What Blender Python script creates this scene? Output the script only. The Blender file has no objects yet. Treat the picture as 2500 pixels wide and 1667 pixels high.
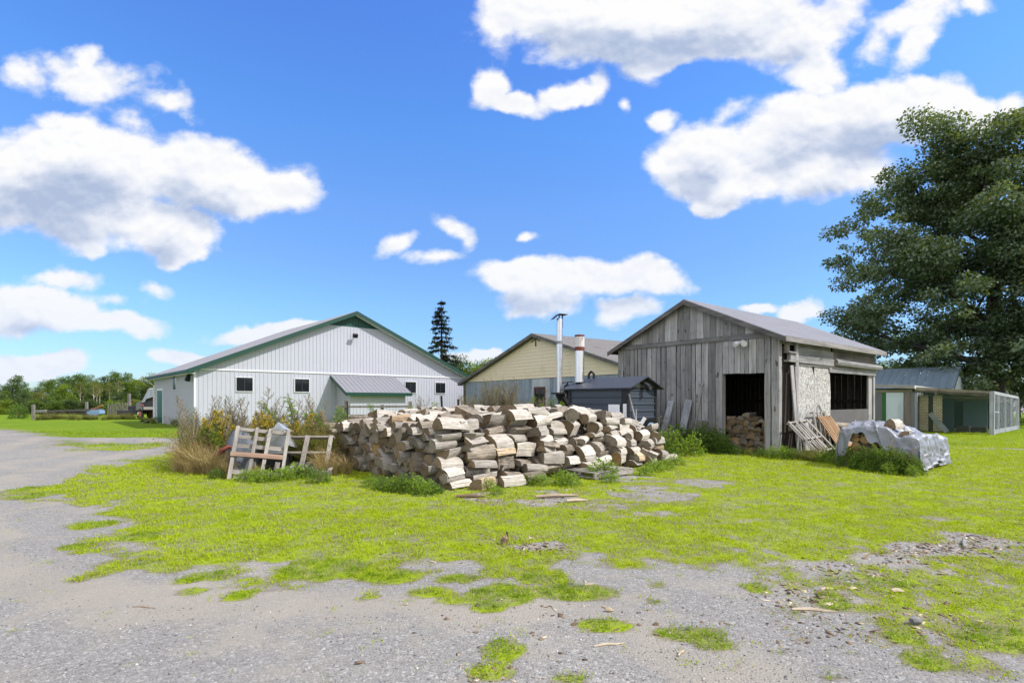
import bpy, math, random
import numpy as np
from mathutils import Vector, Matrix
sc = bpy.context.scene
COL = sc.collection
R = math.radians
F, CX, HY, EYE = 1320.0, 1250.0, 977.0, 1.6      # photo survey constants (2500 px wide photo)

# ------------------------------------------------------------------ camera
cam = bpy.data.cameras.new("camera")
cam.lens = 19.0; cam.sensor_width = 36.0; cam.shift_y = 0.0574
cam.clip_start = 0.1; cam.clip_end = 3000
camo = bpy.data.objects.new("camera", cam); COL.objects.link(camo)
camo.location = (0, 0, EYE); camo.rotation_euler = (R(90), 0, 0)
sc.camera = camo

# ------------------------------------------------------------------ node helper
class NT:
    def __init__(s, nt): s.nt = nt; s.L = nt.links
    def put(s, sock, v):
        if isinstance(v, bpy.types.NodeSocket): s.L.new(v, sock)
        elif v is not None:
            if hasattr(sock, 'default_value'):
                dv = sock.default_value
                if hasattr(dv, '__len__') and not hasattr(v, '__len__'): v = [v]*len(dv)
                if hasattr(dv, '__len__') and len(dv) == 4 and len(v) == 3: v = (*v, 1)
                sock.default_value = v
    def n(s, t, ins=None, **props):
        nd = s.nt.nodes.new(t)
        for k, v in props.items(): setattr(nd, k, v)
        for k, v in (ins or {}).items(): s.put(nd.inputs[k], v)
        return nd
    def m(s, op, a, b=None, c=None, clamp=False):
        nd = s.nt.nodes.new('ShaderNodeMath'); nd.operation = op; nd.use_clamp = clamp
        for i, v in enumerate((a, b, c)):
            if v is not None: s.put(nd.inputs[i], v)
        return nd.outputs[0]
    def v(s, op, a, b=None, c=None):
        nd = s.nt.nodes.new('ShaderNodeVectorMath'); nd.operation = op
        for i, x in enumerate((a, b, c)):
            if x is not None: s.put(nd.inputs[i], x)
        return nd.outputs['Value'] if op in ('LENGTH', 'DOT_PRODUCT', 'DISTANCE') else nd.outputs[0]
    def mix(s, f, a, b, bt='MIX'):
        nd = s.nt.nodes.new('ShaderNodeMix'); nd.data_type = 'RGBA'; nd.blend_type = bt
        s.put(nd.inputs[0], f); s.put(nd.inputs[6], a); s.put(nd.inputs[7], b)
        return nd.outputs[2]
    def noise(s, vec=None, scale=1, detail=4, rough=.55, out=0, dim='3D'):
        nd = s.n('ShaderNodeTexNoise', {'Scale': scale, 'Detail': detail, 'Roughness': rough}, noise_dimensions=dim)
        if vec is not None: s.L.new(vec, nd.inputs['Vector'])
        return nd.outputs[out]
    def ss(s, x, lo, hi, a=0., b=1.):
        nd = s.n('ShaderNodeMapRange', {0: x, 1: lo, 2: hi, 3: a, 4: b}, interpolation_type='SMOOTHSTEP')
        return nd.outputs[0]
    def lin(s, x, lo, hi, a=0., b=1.):
        return s.n('ShaderNodeMapRange', {0: x, 1: lo, 2: hi, 3: a, 4: b}).outputs[0]
    def ramp(s, f, stops):
        nd = s.n('ShaderNodeValToRGB', {0: f}); el = nd.color_ramp.elements
        while len(el) < len(stops): el.new(0.5)
        for e, (p, c) in zip(el, stops): e.position = p; e.color = (*c, 1)
        return nd.outputs[0]
    def scale(s, vec, sc3):
        return s.v('MULTIPLY', vec, sc3)

# ------------------------------------------------------------------ sun and sky (sun to the right of the camera, 46 degrees up)
SUN_DIR = Vector((.975, -.22, 1.02)).normalized()
sun = bpy.data.lights.new("sun", 'SUN'); sun.energy = 3.8; sun.angle = R(.53); sun.color = (1, .95, .87)
so = bpy.data.objects.new("sun", sun); COL.objects.link(so)
so.rotation_euler = SUN_DIR.to_track_quat('Z', 'Y').to_euler()
so.location = (30, -10, 40)
sc.view_settings.view_transform = 'Standard'; sc.view_settings.look = 'None'
sc.view_settings.exposure = 0.55; sc.view_settings.gamma = 1; sc.view_settings.use_curve_mapping = False

def make_world():
    w = bpy.data.worlds.new("World"); sc.world = w; w.use_nodes = True
    nt = w.node_tree; nt.nodes.clear(); g = NT(nt)
    sky = g.n('ShaderNodeTexSky', sky_type='NISHITA', sun_disc=False, sun_elevation=math.asin(SUN_DIR.z),
              sun_rotation=math.atan2(SUN_DIR.x, SUN_DIR.y), altitude=50, air_density=1.0, dust_density=.3, ozone_density=2.2)
    skyc = g.n('ShaderNodeHueSaturation', {'Saturation': SKY_SAT, 'Value': SKY_VAL, 'Color': sky.outputs[0]}).outputs[0]
    skyc = g.mix(1.0, skyc, SKY_TINT, 'MULTIPLY')
    tc = g.n('ShaderNodeTexCoord').outputs['Generated']
    sx = g.n('ShaderNodeSeparateXYZ', {0: tc})
    y = g.m('MAXIMUM', sx.outputs[1], .06)
    a = g.m('DIVIDE', sx.outputs[0], y); e = g.m('DIVIDE', sx.outputs[2], y)
    p0 = g.n('ShaderNodeCombineXYZ', {0: a, 1: e, 2: 0.0}).outputs[0]
    # clouds: cx, cy, rx, ry, rotation, weight -- bearings and elevations read from the photograph
    D = 1.063
    CL = [(150,385,330,95,2,1),(470,400,210,92,-14,1),(640,440,95,52,-20,.9),(400,515,110,70,-8,.95),(150,470,260,85,-6,.9),(430,570,70,36,8,.85),(-60,420,220,105,0,1),
          (230,190,130,52,-14,.62),(70,165,60,42,0,.55),(380,240,85,28,-8,.55),(205,130,40,30,60,.5),(160,285,90,28,-8,.5),(300,275,80,35,-20,.5),
          (130,705,150,46,-6,.95),(270,735,100,34,-8,.9),(20,725,90,42,0,.85),(150,640,90,20,0,.55),(350,655,38,22,-20,.55),(260,680,80,22,-5,.45),
          (90,832,105,28,0,.95),(20,845,70,22,0,.7),(600,758,120,24,2,.9),(720,745,50,12,0,.7),(420,815,72,20,-3,.8),
          (1040,530,62,20,-30,.50),(1075,560,26,30,0,.48),(1010,592,85,18,6,.50),(895,570,52,18,35,.44),(1220,542,22,10,0,.45),(205,573,30,18,0,.55),
          (1260,640,175,52,0,1),(1440,645,130,45,-4,1),(1150,650,60,30,0,.8),(1250,690,110,40,0,.7),(1440,710,75,32,4,.75),(1190,718,45,14,0,.5),
          (1540,40,400,88,4,1),(1240,50,150,60,-10,.9),(1820,60,160,80,10,.95),(1550,125,130,42,16,.9),(1430,105,130,36,-12,.8),(1660,90,120,50,20,.85),(1860,145,70,62,-60,.62),(1880,190,55,34,50,.48),
          (2105,40,110,42,35,.62),(2010,105,55,40,20,.6),(2110,105,36,60,-30,.52),(2230,0,50,22,0,.5),
          (1125,195,40,52,10,.8),(1180,238,90,34,-6,.85),(1300,215,95,32,22,.8),(1365,185,34,40,0,.65),(1435,232,18,20,0,.4),
          (1620,355,115,78,10,1),(1800,320,190,78,18,1),(2040,265,215,72,14,1),(2200,240,95,60,-10,1),(1700,400,170,62,-4,.95),(1900,400,150,60,10,.9),(1650,455,55,30,0,.75),(2340,250,50,40,30,.6),
          (1520,262,32,22,10,.5),(1660,268,60,20,30,.42),(1840,712,58,22,6,.75),(1112,808,36,16,0,.85),(1080,822,40,14,0,.6),(1755,708,40,10,0,.5)]
    def blobs(p, big):
        acc = None
        for cx, cy, rx, ry, rot, wt in CL:
            if wt < .7: wt *= .80
            if big and (rx < 80 or wt < .55): continue
            ca, ce = (cx*D-CX)/F, (HY-cy*D)/F; sx_, sy_ = rx*D/F*1.20, ry*D/F*1.18
            if rot:
                mp = g.n('ShaderNodeMapping', {0: p, 1: (ca, ce, 0), 2: (0, 0, R(rot)), 3: (sx_, sy_, 1)}, vector_type='TEXTURE')
                q = mp.outputs[0]
            else:
                q = g.v('MULTIPLY_ADD', p, (1/sx_, 1/sy_, 1), (-ca/sx_, -ce/sy_, 0))
            d = g.m('MULTIPLY_ADD', g.v('LENGTH', q), -wt, wt)
            acc = d if acc is None else g.m('SMOOTH_MAX', acc, d, .12)
        return acc
    def dens(p, fine):
        wv = g.noise(p, 5.0, 2, .5, out=1)
        pw = g.v('MULTIPLY_ADD', g.v('SUBTRACT', wv, (.5, .5, .5)), (.09, .07, 0), p)
        if fine:
            wv2 = g.noise(p, 22.0, 3, .6, out=1)
            pw = g.v('MULTIPLY_ADD', g.v('SUBTRACT', wv2, (.5, .5, .5)), (.028, .024, 0), pw)
        b = blobs(pw, not fine)
        stretched = g.scale(p, (.75, 1.15, 1))
        n1 = g.noise(stretched, 7.0, 8 if fine else 3, .58)
        if fine:
            vo = g.n('ShaderNodeTexVoronoi', {'Vector': pw, 'Scale': 9.0, 'Detail': 3.0, 'Roughness': .55, 'Smoothness': .35}, feature='SMOOTH_F1', normalize=True).outputs['Distance']
            n1 = g.m('ADD', g.m('MULTIPLY', n1, .75), g.m('MULTIPLY', g.m('SUBTRACT', .62, vo), .55))
        return g.m('ADD', b, g.m('MULTIPLY', g.m('SUBTRACT', n1, .5), 1.55)), n1
    d1, n1 = dens(p0, True)
    pl = g.v('ADD', p0, (.012, .050, 0))
    d2, _ = dens(pl, False)
    pl3 = g.v('ADD', p0, (.004, .012, 0))
    wv = g.noise(pl3, 5.0, 2, .5, out=1); pw3 = g.v('MULTIPLY_ADD', g.v('SUBTRACT', wv, (.5, .5, .5)), (.09, .07, 0), pl3)
    vo3 = g.n('ShaderNodeTexVoronoi', {'Vector': pw3, 'Scale': 9.0, 'Detail': 3.0, 'Roughness': .55, 'Smoothness': .35}, feature='SMOOTH_F1', normalize=True).outputs['Distance']
    nb = g.m('ADD', g.m('MULTIPLY', g.noise(g.scale(pl3, (.75, 1.15, 1)), 7.0, 8, .58), .75), g.m('MULTIPLY', g.m('SUBTRACT', .62, vo3), .55))
    alpha = g.ss(d1, .05, .38)
    thick = g.ss(d2, .10, .95)
    edge = g.ss(g.m('SUBTRACT', n1, nb), -.10, .10)             # little billows catching the sun
    lum = g.m('SUBTRACT', 1.0, g.m('MULTIPLY', thick, .88))
    lum = g.m('ADD', lum, g.m('MULTIPLY', g.m('SUBTRACT', edge, .5), .40), clamp=True)
    ccol = g.ramp(lum, [(0, (.30, .365, .50)), (.30, (.40, .45, .56)), (.66, (.565, .59, .65)), (1, (.675, .675, .68))])
    ccol = g.mix(g.ss(e, .0, .34, .40, 0.), ccol, (.44, .53, .68))  # far low clouds sink into the air
    above = g.ss(sx.outputs[2], .0, .03)
    front = g.ss(sx.outputs[1], .06, .14)
    fac = g.m('MULTIPLY', g.m('MULTIPLY', alpha, above), front)
    # rest of the dome, outside the view: bright clouds added as fill light
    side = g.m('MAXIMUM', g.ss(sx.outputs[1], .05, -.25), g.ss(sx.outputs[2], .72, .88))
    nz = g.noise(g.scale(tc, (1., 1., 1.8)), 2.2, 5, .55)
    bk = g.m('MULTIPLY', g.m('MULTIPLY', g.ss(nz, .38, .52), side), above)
    skyc = g.mix(1.0, skyc, g.ramp(sx.outputs[2], [(0, HAZE_TINT), (.16, (.86, .93, .98)), (.24, (.95, .98, 1.0)), (.33, (1.05, 1.10, 1.15)), (.444, (.96, 1.20, 1.32)), (.574, (.98, 1.17, 1.44)), (1, (1.1, 1.15, 1.3))]), 'MULTIPLY')
    bg1 = g.n('ShaderNodeBackground', {0: skyc, 1: SKY_STR})
    bg2 = g.n('ShaderNodeBackground', {0: ccol, 1: 1.0})
    ms = g.n('ShaderNodeMixShader', {0: fac, 1: bg1.outputs[0], 2: bg2.outputs[0]})
    bg3 = g.n('ShaderNodeBackground', {0: (1., .97, .93, 1), 1: ADDED_FILL})
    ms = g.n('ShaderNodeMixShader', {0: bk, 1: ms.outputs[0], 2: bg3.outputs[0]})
    out = g.n('ShaderNodeOutputWorld', {0: ms.outputs[0]})
SKY_SAT, SKY_VAL, SKY_TINT, SKY_STR = 1.08, 1.0, (.70, .84, 1.06), .132
ADDED_FILL, HAZE_TINT = 1.2, (.62, .66, .72)
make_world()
sc.world.cycles.sampling_method = 'MANUAL'; sc.world.cycles.sample_map_resolution = 512
sc.cycles.max_bounces = 6; sc.cycles.diffuse_bounces = 3; sc.cycles.glossy_bounces = 2; sc.cycles.transmission_bounces = 4; sc.cycles.transparent_max_bounces = 6
sc.cycles.use_adaptive_sampling = True; sc.cycles.adaptive_threshold = 0.02

# ------------------------------------------------------------------ scene helpers
def gp(px, py, z=0.0):
    d = F*(EYE-z)/(py-HY); return Vector(((px-CX)/F*d, d, z))
def at(px, d, z=0.0): return Vector(((px-CX)/F*d, d, z))
def pz(py, d): return EYE+(HY-py)/F*d

def tag(o, label=None, cat=None, group=None, kind=None):
    if label: o['label'] = label
    if cat: o['category'] = cat
    if group: o['group'] = group
    if kind: o['kind'] = kind
    return o
def empty(name, loc, rz=0., label=None, cat=None, group=None):
    o = bpy.data.objects.new(name, None); COL.objects.link(o); o.empty_display_size = .2
    o.location = loc; o.rotation_euler = (0, 0, rz)
    return tag(o, label, cat, group)
def copy_tree(o, parent=None, shallow=False):
    c = o.copy(); COL.objects.link(c)
    if parent is not None: c.parent = parent
    for ch in list(o.children): copy_tree(ch, c)
    return c

class MB:
    """collects polygons, links them as ONE mesh object"""
    def __init__(s): s.v = []; s.f = []; s.mi = []
    def add(s, vs, fs, mi=0):
        b = len(s.v); s.v.extend([tuple(x) for x in vs]); s.f.extend([tuple(i+b for i in f) for f in fs]); s.mi.extend([mi]*len(fs)); return s
    def box(s, c, d, M=None, mi=0, jit=0.):
        x, y, z = d[0]/2, d[1]/2, d[2]/2
        vs = [Vector((sx*x, sy*y, sz*z)) for sz in (-1, 1) for sy in (-1, 1) for sx in (-1, 1)]
        if jit: vs = [v+Vector((random.uniform(-jit, jit), random.uniform(-jit, jit), random.uniform(-jit, jit))) for v in vs]
        if M is not None: vs = [M @ v for v in vs]
        vs = [v+Vector(c) for v in vs]
        return s.add(vs, [(0,2,3,1),(4,5,7,6),(0,1,5,4),(2,6,7,3),(0,4,6,2),(1,3,7,5)], mi)
    def span(s, a, b, mi=0):     # axis aligned box from corner to corner
        a, b = Vector(a), Vector(b); return s.box((a+b)/2, (abs(b.x-a.x), abs(b.y-a.y), abs(b.z-a.z)), None, mi)
    def beam(s, p0, p1, w, t, up=(0, 0, 1), mi=0, jit=0.):   # w across (perp to up), t along up
        p0, p1 = Vector(p0), Vector(p1); d = p1-p0; x = d.normalized(); up = Vector(up)
        if abs(x.dot(up)) > .98: up = Vector((1, 0, 0)) if abs(x.x) < .9 else Vector((0, 1, 0))
        y = up.cross(x).normalized(); z = x.cross(y)
        M = Matrix((x, y, z)).transposed()
        return s.box((p0+p1)/2, (d.length, w, t), M, mi, jit)
    def tube(s, pts, rad, n=8, mi=0, cap=True):
        pts = [Vector(p) for p in pts]; rad = rad if hasattr(rad, '__len__') else [rad]*len(pts)
        vs, fs = [], []
        for i, p in enumerate(pts):
            d = (pts[min(i+1, len(pts)-1)]-pts[max(i-1, 0)]).normalized()
            a = Vector((0, 0, 1)) if abs(d.z) < .9 else Vector((1, 0, 0))
            x = d.cross(a).normalized(); y = d.cross(x)
            for k in range(n):
                t = 2*math.pi*k/n; vs.append(p+(x*math.cos(t)+y*math.sin(t))*rad[i])
        for i in range(len(pts)-1):
            for k in range(n):
                fs.append((i*n+k, i*n+(k+1) % n, (i+1)*n+(k+1) % n, (i+1)*n+k))
        if cap: fs.append(tuple(range(n))); fs.append(tuple(range((len(pts)-1)*n, len(pts)*n))[::-1])
        return s.add(vs, fs, mi)
    def poly(s, pts, mi=0): return s.add(pts, [tuple(range(len(pts)))], mi)
    def prism(s, pts, off, mi=0):
        off = Vector(off); a = [Vector(p) for p in pts]; b = [p+off for p in a]; n = len(a)
        fs = [tuple(range(n))[::-1], tuple(range(n, 2*n))]+[(i, (i+1) % n, n+(i+1) % n, n+i) for i in range(n)]
        return s.add(a+b, fs, mi)
    def build(s, name, mats, parent=None, smooth=False, loc=None, rot=None, recalc=False):
        me = bpy.data.meshes.new(name); me.from_pydata(s.v, [], s.f)
        for m in (mats if isinstance(mats, (list, tuple)) else [mats]): me.materials.append(m)
        if any(s.mi): me.polygons.foreach_set('material_index', s.mi)
        if smooth: me.polygons.foreach_set('use_smooth', [True]*len(me.polygons))
        me.update()
        o = bpy.data.objects.new(name, me); COL.objects.link(o)
        if parent is not None: o.parent = parent
        if loc is not None: o.location = loc
        if rot is not None: o.rotation_euler = rot
        return o

def np_mesh(name, V, Fq, mats, mi=None, smooth=False, attrs=None, parent=None):
    """numpy arrays to one mesh object; Fq (n,3) or (n,4)"""
    me = bpy.data.meshes.new(name); nv, nf, k = len(V), len(Fq), Fq.shape[1]
    me.vertices.add(nv); me.vertices.foreach_set('co', np.ascontiguousarray(V, dtype=np.float32).ravel())
    me.loops.add(nf*k); me.loops.foreach_set('vertex_index', np.ascontiguousarray(Fq, dtype=np.int32).ravel())
    me.polygons.add(nf); me.polygons.foreach_set('loop_start', np.arange(0, nf*k, k, dtype=np.int32))
    if mi is not None: me.polygons.foreach_set('material_index', np.asarray(mi, dtype=np.int32))
    for m in (mats if isinstance(mats, (list, tuple)) else [mats]): me.materials.append(m)
    me.update(calc_edges=True)
    if smooth: me.polygons.foreach_set('use_smooth', np.ones(nf, dtype=bool))
    for an, (dom, val) in (attrs or {}).items():
        at_ = me.attributes.new(an, 'FLOAT', dom); at_.data.foreach_set('value', np.asarray(val, dtype=np.float32))
    o = bpy.data.objects.new(name, me); COL.objects.link(o)
    if parent is not None: o.parent = parent
    return o

_tab = np.random.RandomState(7).rand(256, 256)
def vnoise(x, y):
    xi = np.floor(x).astype(int); yi = np.floor(y).astype(int); fx = x-xi; fy = y-yi
    fx = fx*fx*(3-2*fx); fy = fy*fy*(3-2*fy); g = lambda i, j: _tab[i & 255, j & 255]
    return (g(xi, yi)*(1-fx)+g(xi+1, yi)*fx)*(1-fy)+(g(xi, yi+1)*(1-fx)+g(xi+1, yi+1)*fx)*fy
def fbm(x, y, o=4, r=.5):
    s = 0; a = 1; t = 0
    for i in range(o): s = s+a*vnoise(x*2**i+17*i, y*2**i+31*i); t += a; a *= r
    return s/t
def sstep(x, lo, hi):
    t = np.clip((x-lo)/(hi-lo), 0, 1); return t*t*(3-2*t)

# ------------------------------------------------------------------ materials
def bsdf_mat(name, spec=.25):
    m = bpy.data.materials.new(name); m.use_nodes = True; nt = m.node_tree
    b = nt.nodes['Principled BSDF']; b.inputs['Specular IOR Level'].default_value = spec
    return m, NT(nt), b
def plain(name, col, rough=.6, metal=0., var=.12, nscale=3., bump=.0, spec=.3, rnd=0., dirt=None, stretch=(1, 1, 1)):
    m, g, b = bsdf_mat(name, spec)
    oc = g.scale(g.n('ShaderNodeTexCoord').outputs['Object'], stretch)
    n = g.noise(oc, nscale, 6, .6); n2 = g.noise(oc, nscale*9, 3, .6)
    f = g.m('MULTIPLY_ADD', g.m('SUBTRACT', g.m('MULTIPLY_ADD', n2, .35, g.m('MULTIPLY', n, .65)), .5), var*4, 1.0)
    if rnd:
        ri = g.n('ShaderNodeNewGeometry').outputs['Random Per Island']
        f = g.m('MULTIPLY', f, g.lin(ri, 0, 1, 1-rnd, 1+rnd))
    c = g.v('SCALE', (*col,)); c.node.inputs['Scale'].default_value = 1
    g.put(c.node.inputs['Scale'], f)
    if dirt: c = g.mix(g.ss(n, .52, .72), c, dirt)
    g.put(b.inputs['Base Color'], c); b.inputs['Roughness'].default_value = rough; b.inputs['Metallic'].default_value = metal
    if bump:
        bp = g.n('ShaderNodeBump', {'Strength': bump, 'Distance': .02, 'Height': n2}); g.put(b.inputs['Normal'], bp.outputs[0])
    return m
def wood(name, light, dark, grain_axis=2, rnd=.22, streak=.6, knots=True, warm=None, rough=.85, gs=9.0, bump=.5):
    """weathered timber: grain runs along an object axis, tone differs board by board"""
    m, g, b = bsdf_mat(name, .12)
    st = [1., 1., 1.]; st[grain_axis] = .05
    tc = g.n('ShaderNodeTexCoord').outputs['Object']
    ri = g.n('ShaderNodeNewGeometry').outputs['Random Per Island']
    off = g.n('ShaderNodeCombineXYZ', {0: g.m('MULTIPLY', ri, 37.), 1: g.m('MULTIPLY', ri, 71.), 2: g.m('MULTIPLY', ri, 13.)}).outputs[0]
    oc = g.scale(g.v('ADD', tc, off), st)
    n = g.noise(oc, gs, 5, .6); n2 = g.noise(oc, gs*5.5, 4, .65)
    blot = g.noise(g.v('ADD', tc, off), 1.3, 4, .6)
    t = g.m('ADD', g.m('MULTIPLY', n, .55), g.m('MULTIPLY', n2, .45))
    c = g.mix(g.ss(t, .5-streak*.28, .5+streak*.28), dark, light)
    if warm: c = g.mix(g.ss(blot, .5, .75, 0, .55), c, warm)
    c = g.mix(g.ss(blot, .30, .52, .35, 0.), c, tuple(x*.45 for x in dark))
    if knots:
        k = g.noise(g.scale(g.v('ADD', tc, off), [3.2 if s == 1 else 1.6 for s in st]), 2.2, 1, .4)
        c = g.mix(g.ss(k, .73, .78, 0, .75), c, tuple(x*.3 for x in dark))
    f = g.lin(ri, 0, 1, 1-rnd, 1+rnd)
    c = g.mix(1.0, c, g.n('ShaderNodeCombineXYZ', {0: f, 1: f, 2: f}).outputs[0], 'MULTIPLY')
    g.put(b.inputs['Base Color'], c); b.inputs['Roughness'].default_value = rough
    if bump:
        bp = g.n('ShaderNodeBump', {'Strength': bump, 'Distance': .008, 'Height': t}); g.put(b.inputs['Normal'], bp.outputs[0])
    return m
def leafmat(name, c0, c1, trans=.35, c2=None, rough=.55, spec=.25, cs=.35):
    m, g, b = bsdf_mat(name, spec)
    geo = g.n('ShaderNodeNewGeometry'); ri = geo.outputs['Random Per Island']
    cl = g.noise(geo.outputs['Position'], cs, 2, .5)
    f = g.m('ADD', g.m('MULTIPLY', ri, .6), g.m('MULTIPLY', g.ss(cl, .35, .65), .4))
    c = g.mix(f, c0, c1)
    if c2: c = g.mix(g.m('MULTIPLY', geo.outputs['Backfacing'], .8), c, c2)
    g.put(b.inputs['Base Color'], c); b.inputs['Roughness'].default_value = rough
    tr = g.n('ShaderNodeBsdfTranslucent', {0: g.mix(.5, c, (.35, .42, .03))})
    ms = g.n('ShaderNodeMixShader', {0: trans, 1: b.outputs[0], 2: tr.outputs[0]})
    g.put(m.node_tree.nodes['Material Output'].inputs[0], ms.outputs[0])
    return m
# ------------------------------------------------------------------ ground: one sheet to the horizon
DS = 1.063
def wpoly(pts): return np.array([gp(x*DS, max(y*DS, HY+4))[:2] for x, y in pts])
def poly_sd(X, Y, P):
    """signed distance (m), positive inside"""
    ins = np.zeros(X.shape, bool); dm = np.full(X.shape, 1e9)
    n = len(P)
    for i in range(n):
        ax, ay = P[i]; bx, by = P[(i+1) % n]
        dx, dy = bx-ax, by-ay; t = np.clip(((X-ax)*dx+(Y-ay)*dy)/(dx*dx+dy*dy+1e-9), 0, 1)
        dm = np.minimum(dm, np.hypot(X-ax-t*dx, Y-ay-t*dy))
        if dy != 0:
            c = ((ay > Y) != (by > Y)) & (X < dx*(Y-ay)/dy+ax); ins ^= c
    return np.where(ins, dm, -dm)
LAWN = wpoly([(425,1035),(330,1052),(215,1082),(130,1105),(95,1125),(160,1165),(250,1205),(350,1240),(400,1262),(520,1268),(640,1285),(760,1290),(900,1285),(1020,1275),
              (1180,1298),(1320,1290),(1480,1292),(1600,1306),(1700,1335),(1790,1385),(1880,1440),(2020,1500),(2200,1550),(2420,1600),(3000,1600),(4200,1100),(2800,1000),(2700,950),(1500,950),(420,985)])
FARLAWN = wpoly([(25,986),(100,1000),(165,1005),(280,1005),(420,1006),(460,1000),(480,930),(-300,925),(-300,975)])
MIDSTRIP = wpoly([(150,1012),(420,1012),(425,1028),(300,1040),(170,1045),(125,1030)])
RIGHTPATH = wpoly([(2165,1026),(2420,1031),(2420,1037),(2180,1029)])
# (x, y, half width, half depth, strength) in display pixels of the photo
PATCH = [(745,1308,105,24,1.),(895,1325,70,16,.9),(1150,1372,75,26,1.),(1330,1363,95,20,.9),(1240,1332,52,12,.7),(1130,1395,50,14,.7),(1395,1438,70,17,1.),(1580,1455,95,20,1.),(1640,1478,60,20,.8),(1155,1498,48,26,.9),(1490,1380,35,10,.6),
         (175,1256,35,9,.8),(65,1140,45,10,.7),(60,1122,30,8,.7),(345,1300,40,9,.6),(550,1367,35,12,.9),(430,1331,28,9,.8),(440,1356,30,9,.6),(500,1318,55,14,.6),(320,1236,50,12,.7),(215,1205,50,12,.6),(300,1275,40,8,.5),
         (2130,1522,60,24,1.),(2300,1470,90,30,1.),(1930,1556,50,12,.8),(1860,1470,30,12,.6),(1800,1500,24,10,.5),(1740,1355,40,16,.8),(1900,1385,60,22,.8),(2080,1470,50,16,.7),(1310,1560,50,14,.6),(1130,1545,60,20,.5),(990,1360,55,12,.5),(1050,1330,60,12,.6),(840,1370,30,8,.4),(2000,1340,120,18,.5),(1510,1345,30,8,.6),(1700,1530,25,8,.6),(1790,1405,60,14,.5)]
BARE = [(1500,1135,140,24,.7),(1380,1160,120,20,.6),(1620,1110,90,14,.7),(1250,1145,90,22,.9),(1230,1255,70,16,.8),(1120,1140,70,12,.9),(2240,1240,80,18,.8),(2120,1262,90,14,.6),(2050,1290,80,14,.5),(1880,1300,80,12,.4),(1350,1220,70,8,.5),(1700,1195,60,8,.45),(1010,1215,50,7,.5),(2250,1335,90,14,.6),(2150,1190,40,8,.5),(1480,1180,120,9,.6),(2000,1210,50,8,.4),(1450,1100,90,10,.8),(960,1245,60,8,.5)]
WP = []
def ell(lst, X, Y):
    out = np.zeros(X.shape)
    for x, y, rx, ry, s in lst:
        c = gp(x*DS, y*DS); rX = rx*DS/F*c.y; f1 = gp(x*DS, (y+ry)*DS).y; f2 = gp(x*DS, max((y-ry)*DS, HY+5)).y; rY = (f2-f1)/2
        cY = (f1+f2)/2
        q = 1-np.hypot((X-c.x)/rX/1.3, (Y-cY)/rY/1.3)
        out = np.maximum(out, np.clip(q*2.0, 0, 1)*s)
    return out
def grass_density(X, Y):
    big = fbm(X*.55+3, Y*.55+9, 4); mid = fbm(X*2.1, Y*2.1, 4, .6); 
    sd = poly_sd(X, Y, LAWN)
    hf = fbm(X*6.3+40, Y*6.3, 3, .6); a = sstep(sd-.35*sstep(X, -3., -6.)+.08+(big-.5)*1.2+(mid-.5)*1.4, -1.0, .85)
    a = np.maximum(a, sstep(poly_sd(X, Y, FARLAWN)+(mid-.5)*1.0, -.5, .9))
    a = np.maximum(a, .5*sstep(poly_sd(X, Y, MIDSTRIP)+(big-.5)*3, -.6, 1.2))
    a = a*(1-ell(BARE, X, Y)*sstep(mid, .28, .5))
    a = a*(1-.9*sstep(poly_sd(X, Y, RIGHTPATH)+(mid-.5)*.5, -.1, .35))
    pt = ell(PATCH, X, Y); a = np.maximum(a, pt)
    # thins out towards the near edge on the right
    thin = sstep(Y+(big-.5)*2, 5.2, 8.8)
    a = a*(.62+.38*np.where(X > .5, thin, 1.))
    d = a+((mid-.5)*.8+(hf-.5)*1.1)*(1-np.abs(2*a-1))-.16*sstep(hf, .52, .72)*(Y < 14)
    worn = (X > -2.5)*sstep(Y, 12.5, 8.)*(.02+.10*sstep(X, 1., 6.)+.26*sstep(Y, 6.6, 5.4)*(X > .5))
    d = np.where(a > .02, sstep(d-worn*sstep(mid, .35, .6)+.25*pt, .12, .74), 0)
    return np.clip(d, 0, 1)
def ground_z(X, Y):
    near = np.exp(-((X/14)**2+((Y-8)/14)**2))
    return near*((fbm(X*.8, Y*.8, 3)-.5)*.05+(fbm(X*5, Y*5, 3)-.5)*.014)
def axis(lo, hi, fine_lo, fine_hi, step, grow=1.13):
    a = list(np.arange(fine_lo, fine_hi+1e-6, step)); s = step
    while a[-1] < hi: s *= grow; a.append(a[-1]+s)
    s = step; b = []; x = fine_lo
    while x > lo: s *= grow; x -= s; b.append(x)
    return np.array(b[::-1]+a)
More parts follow.
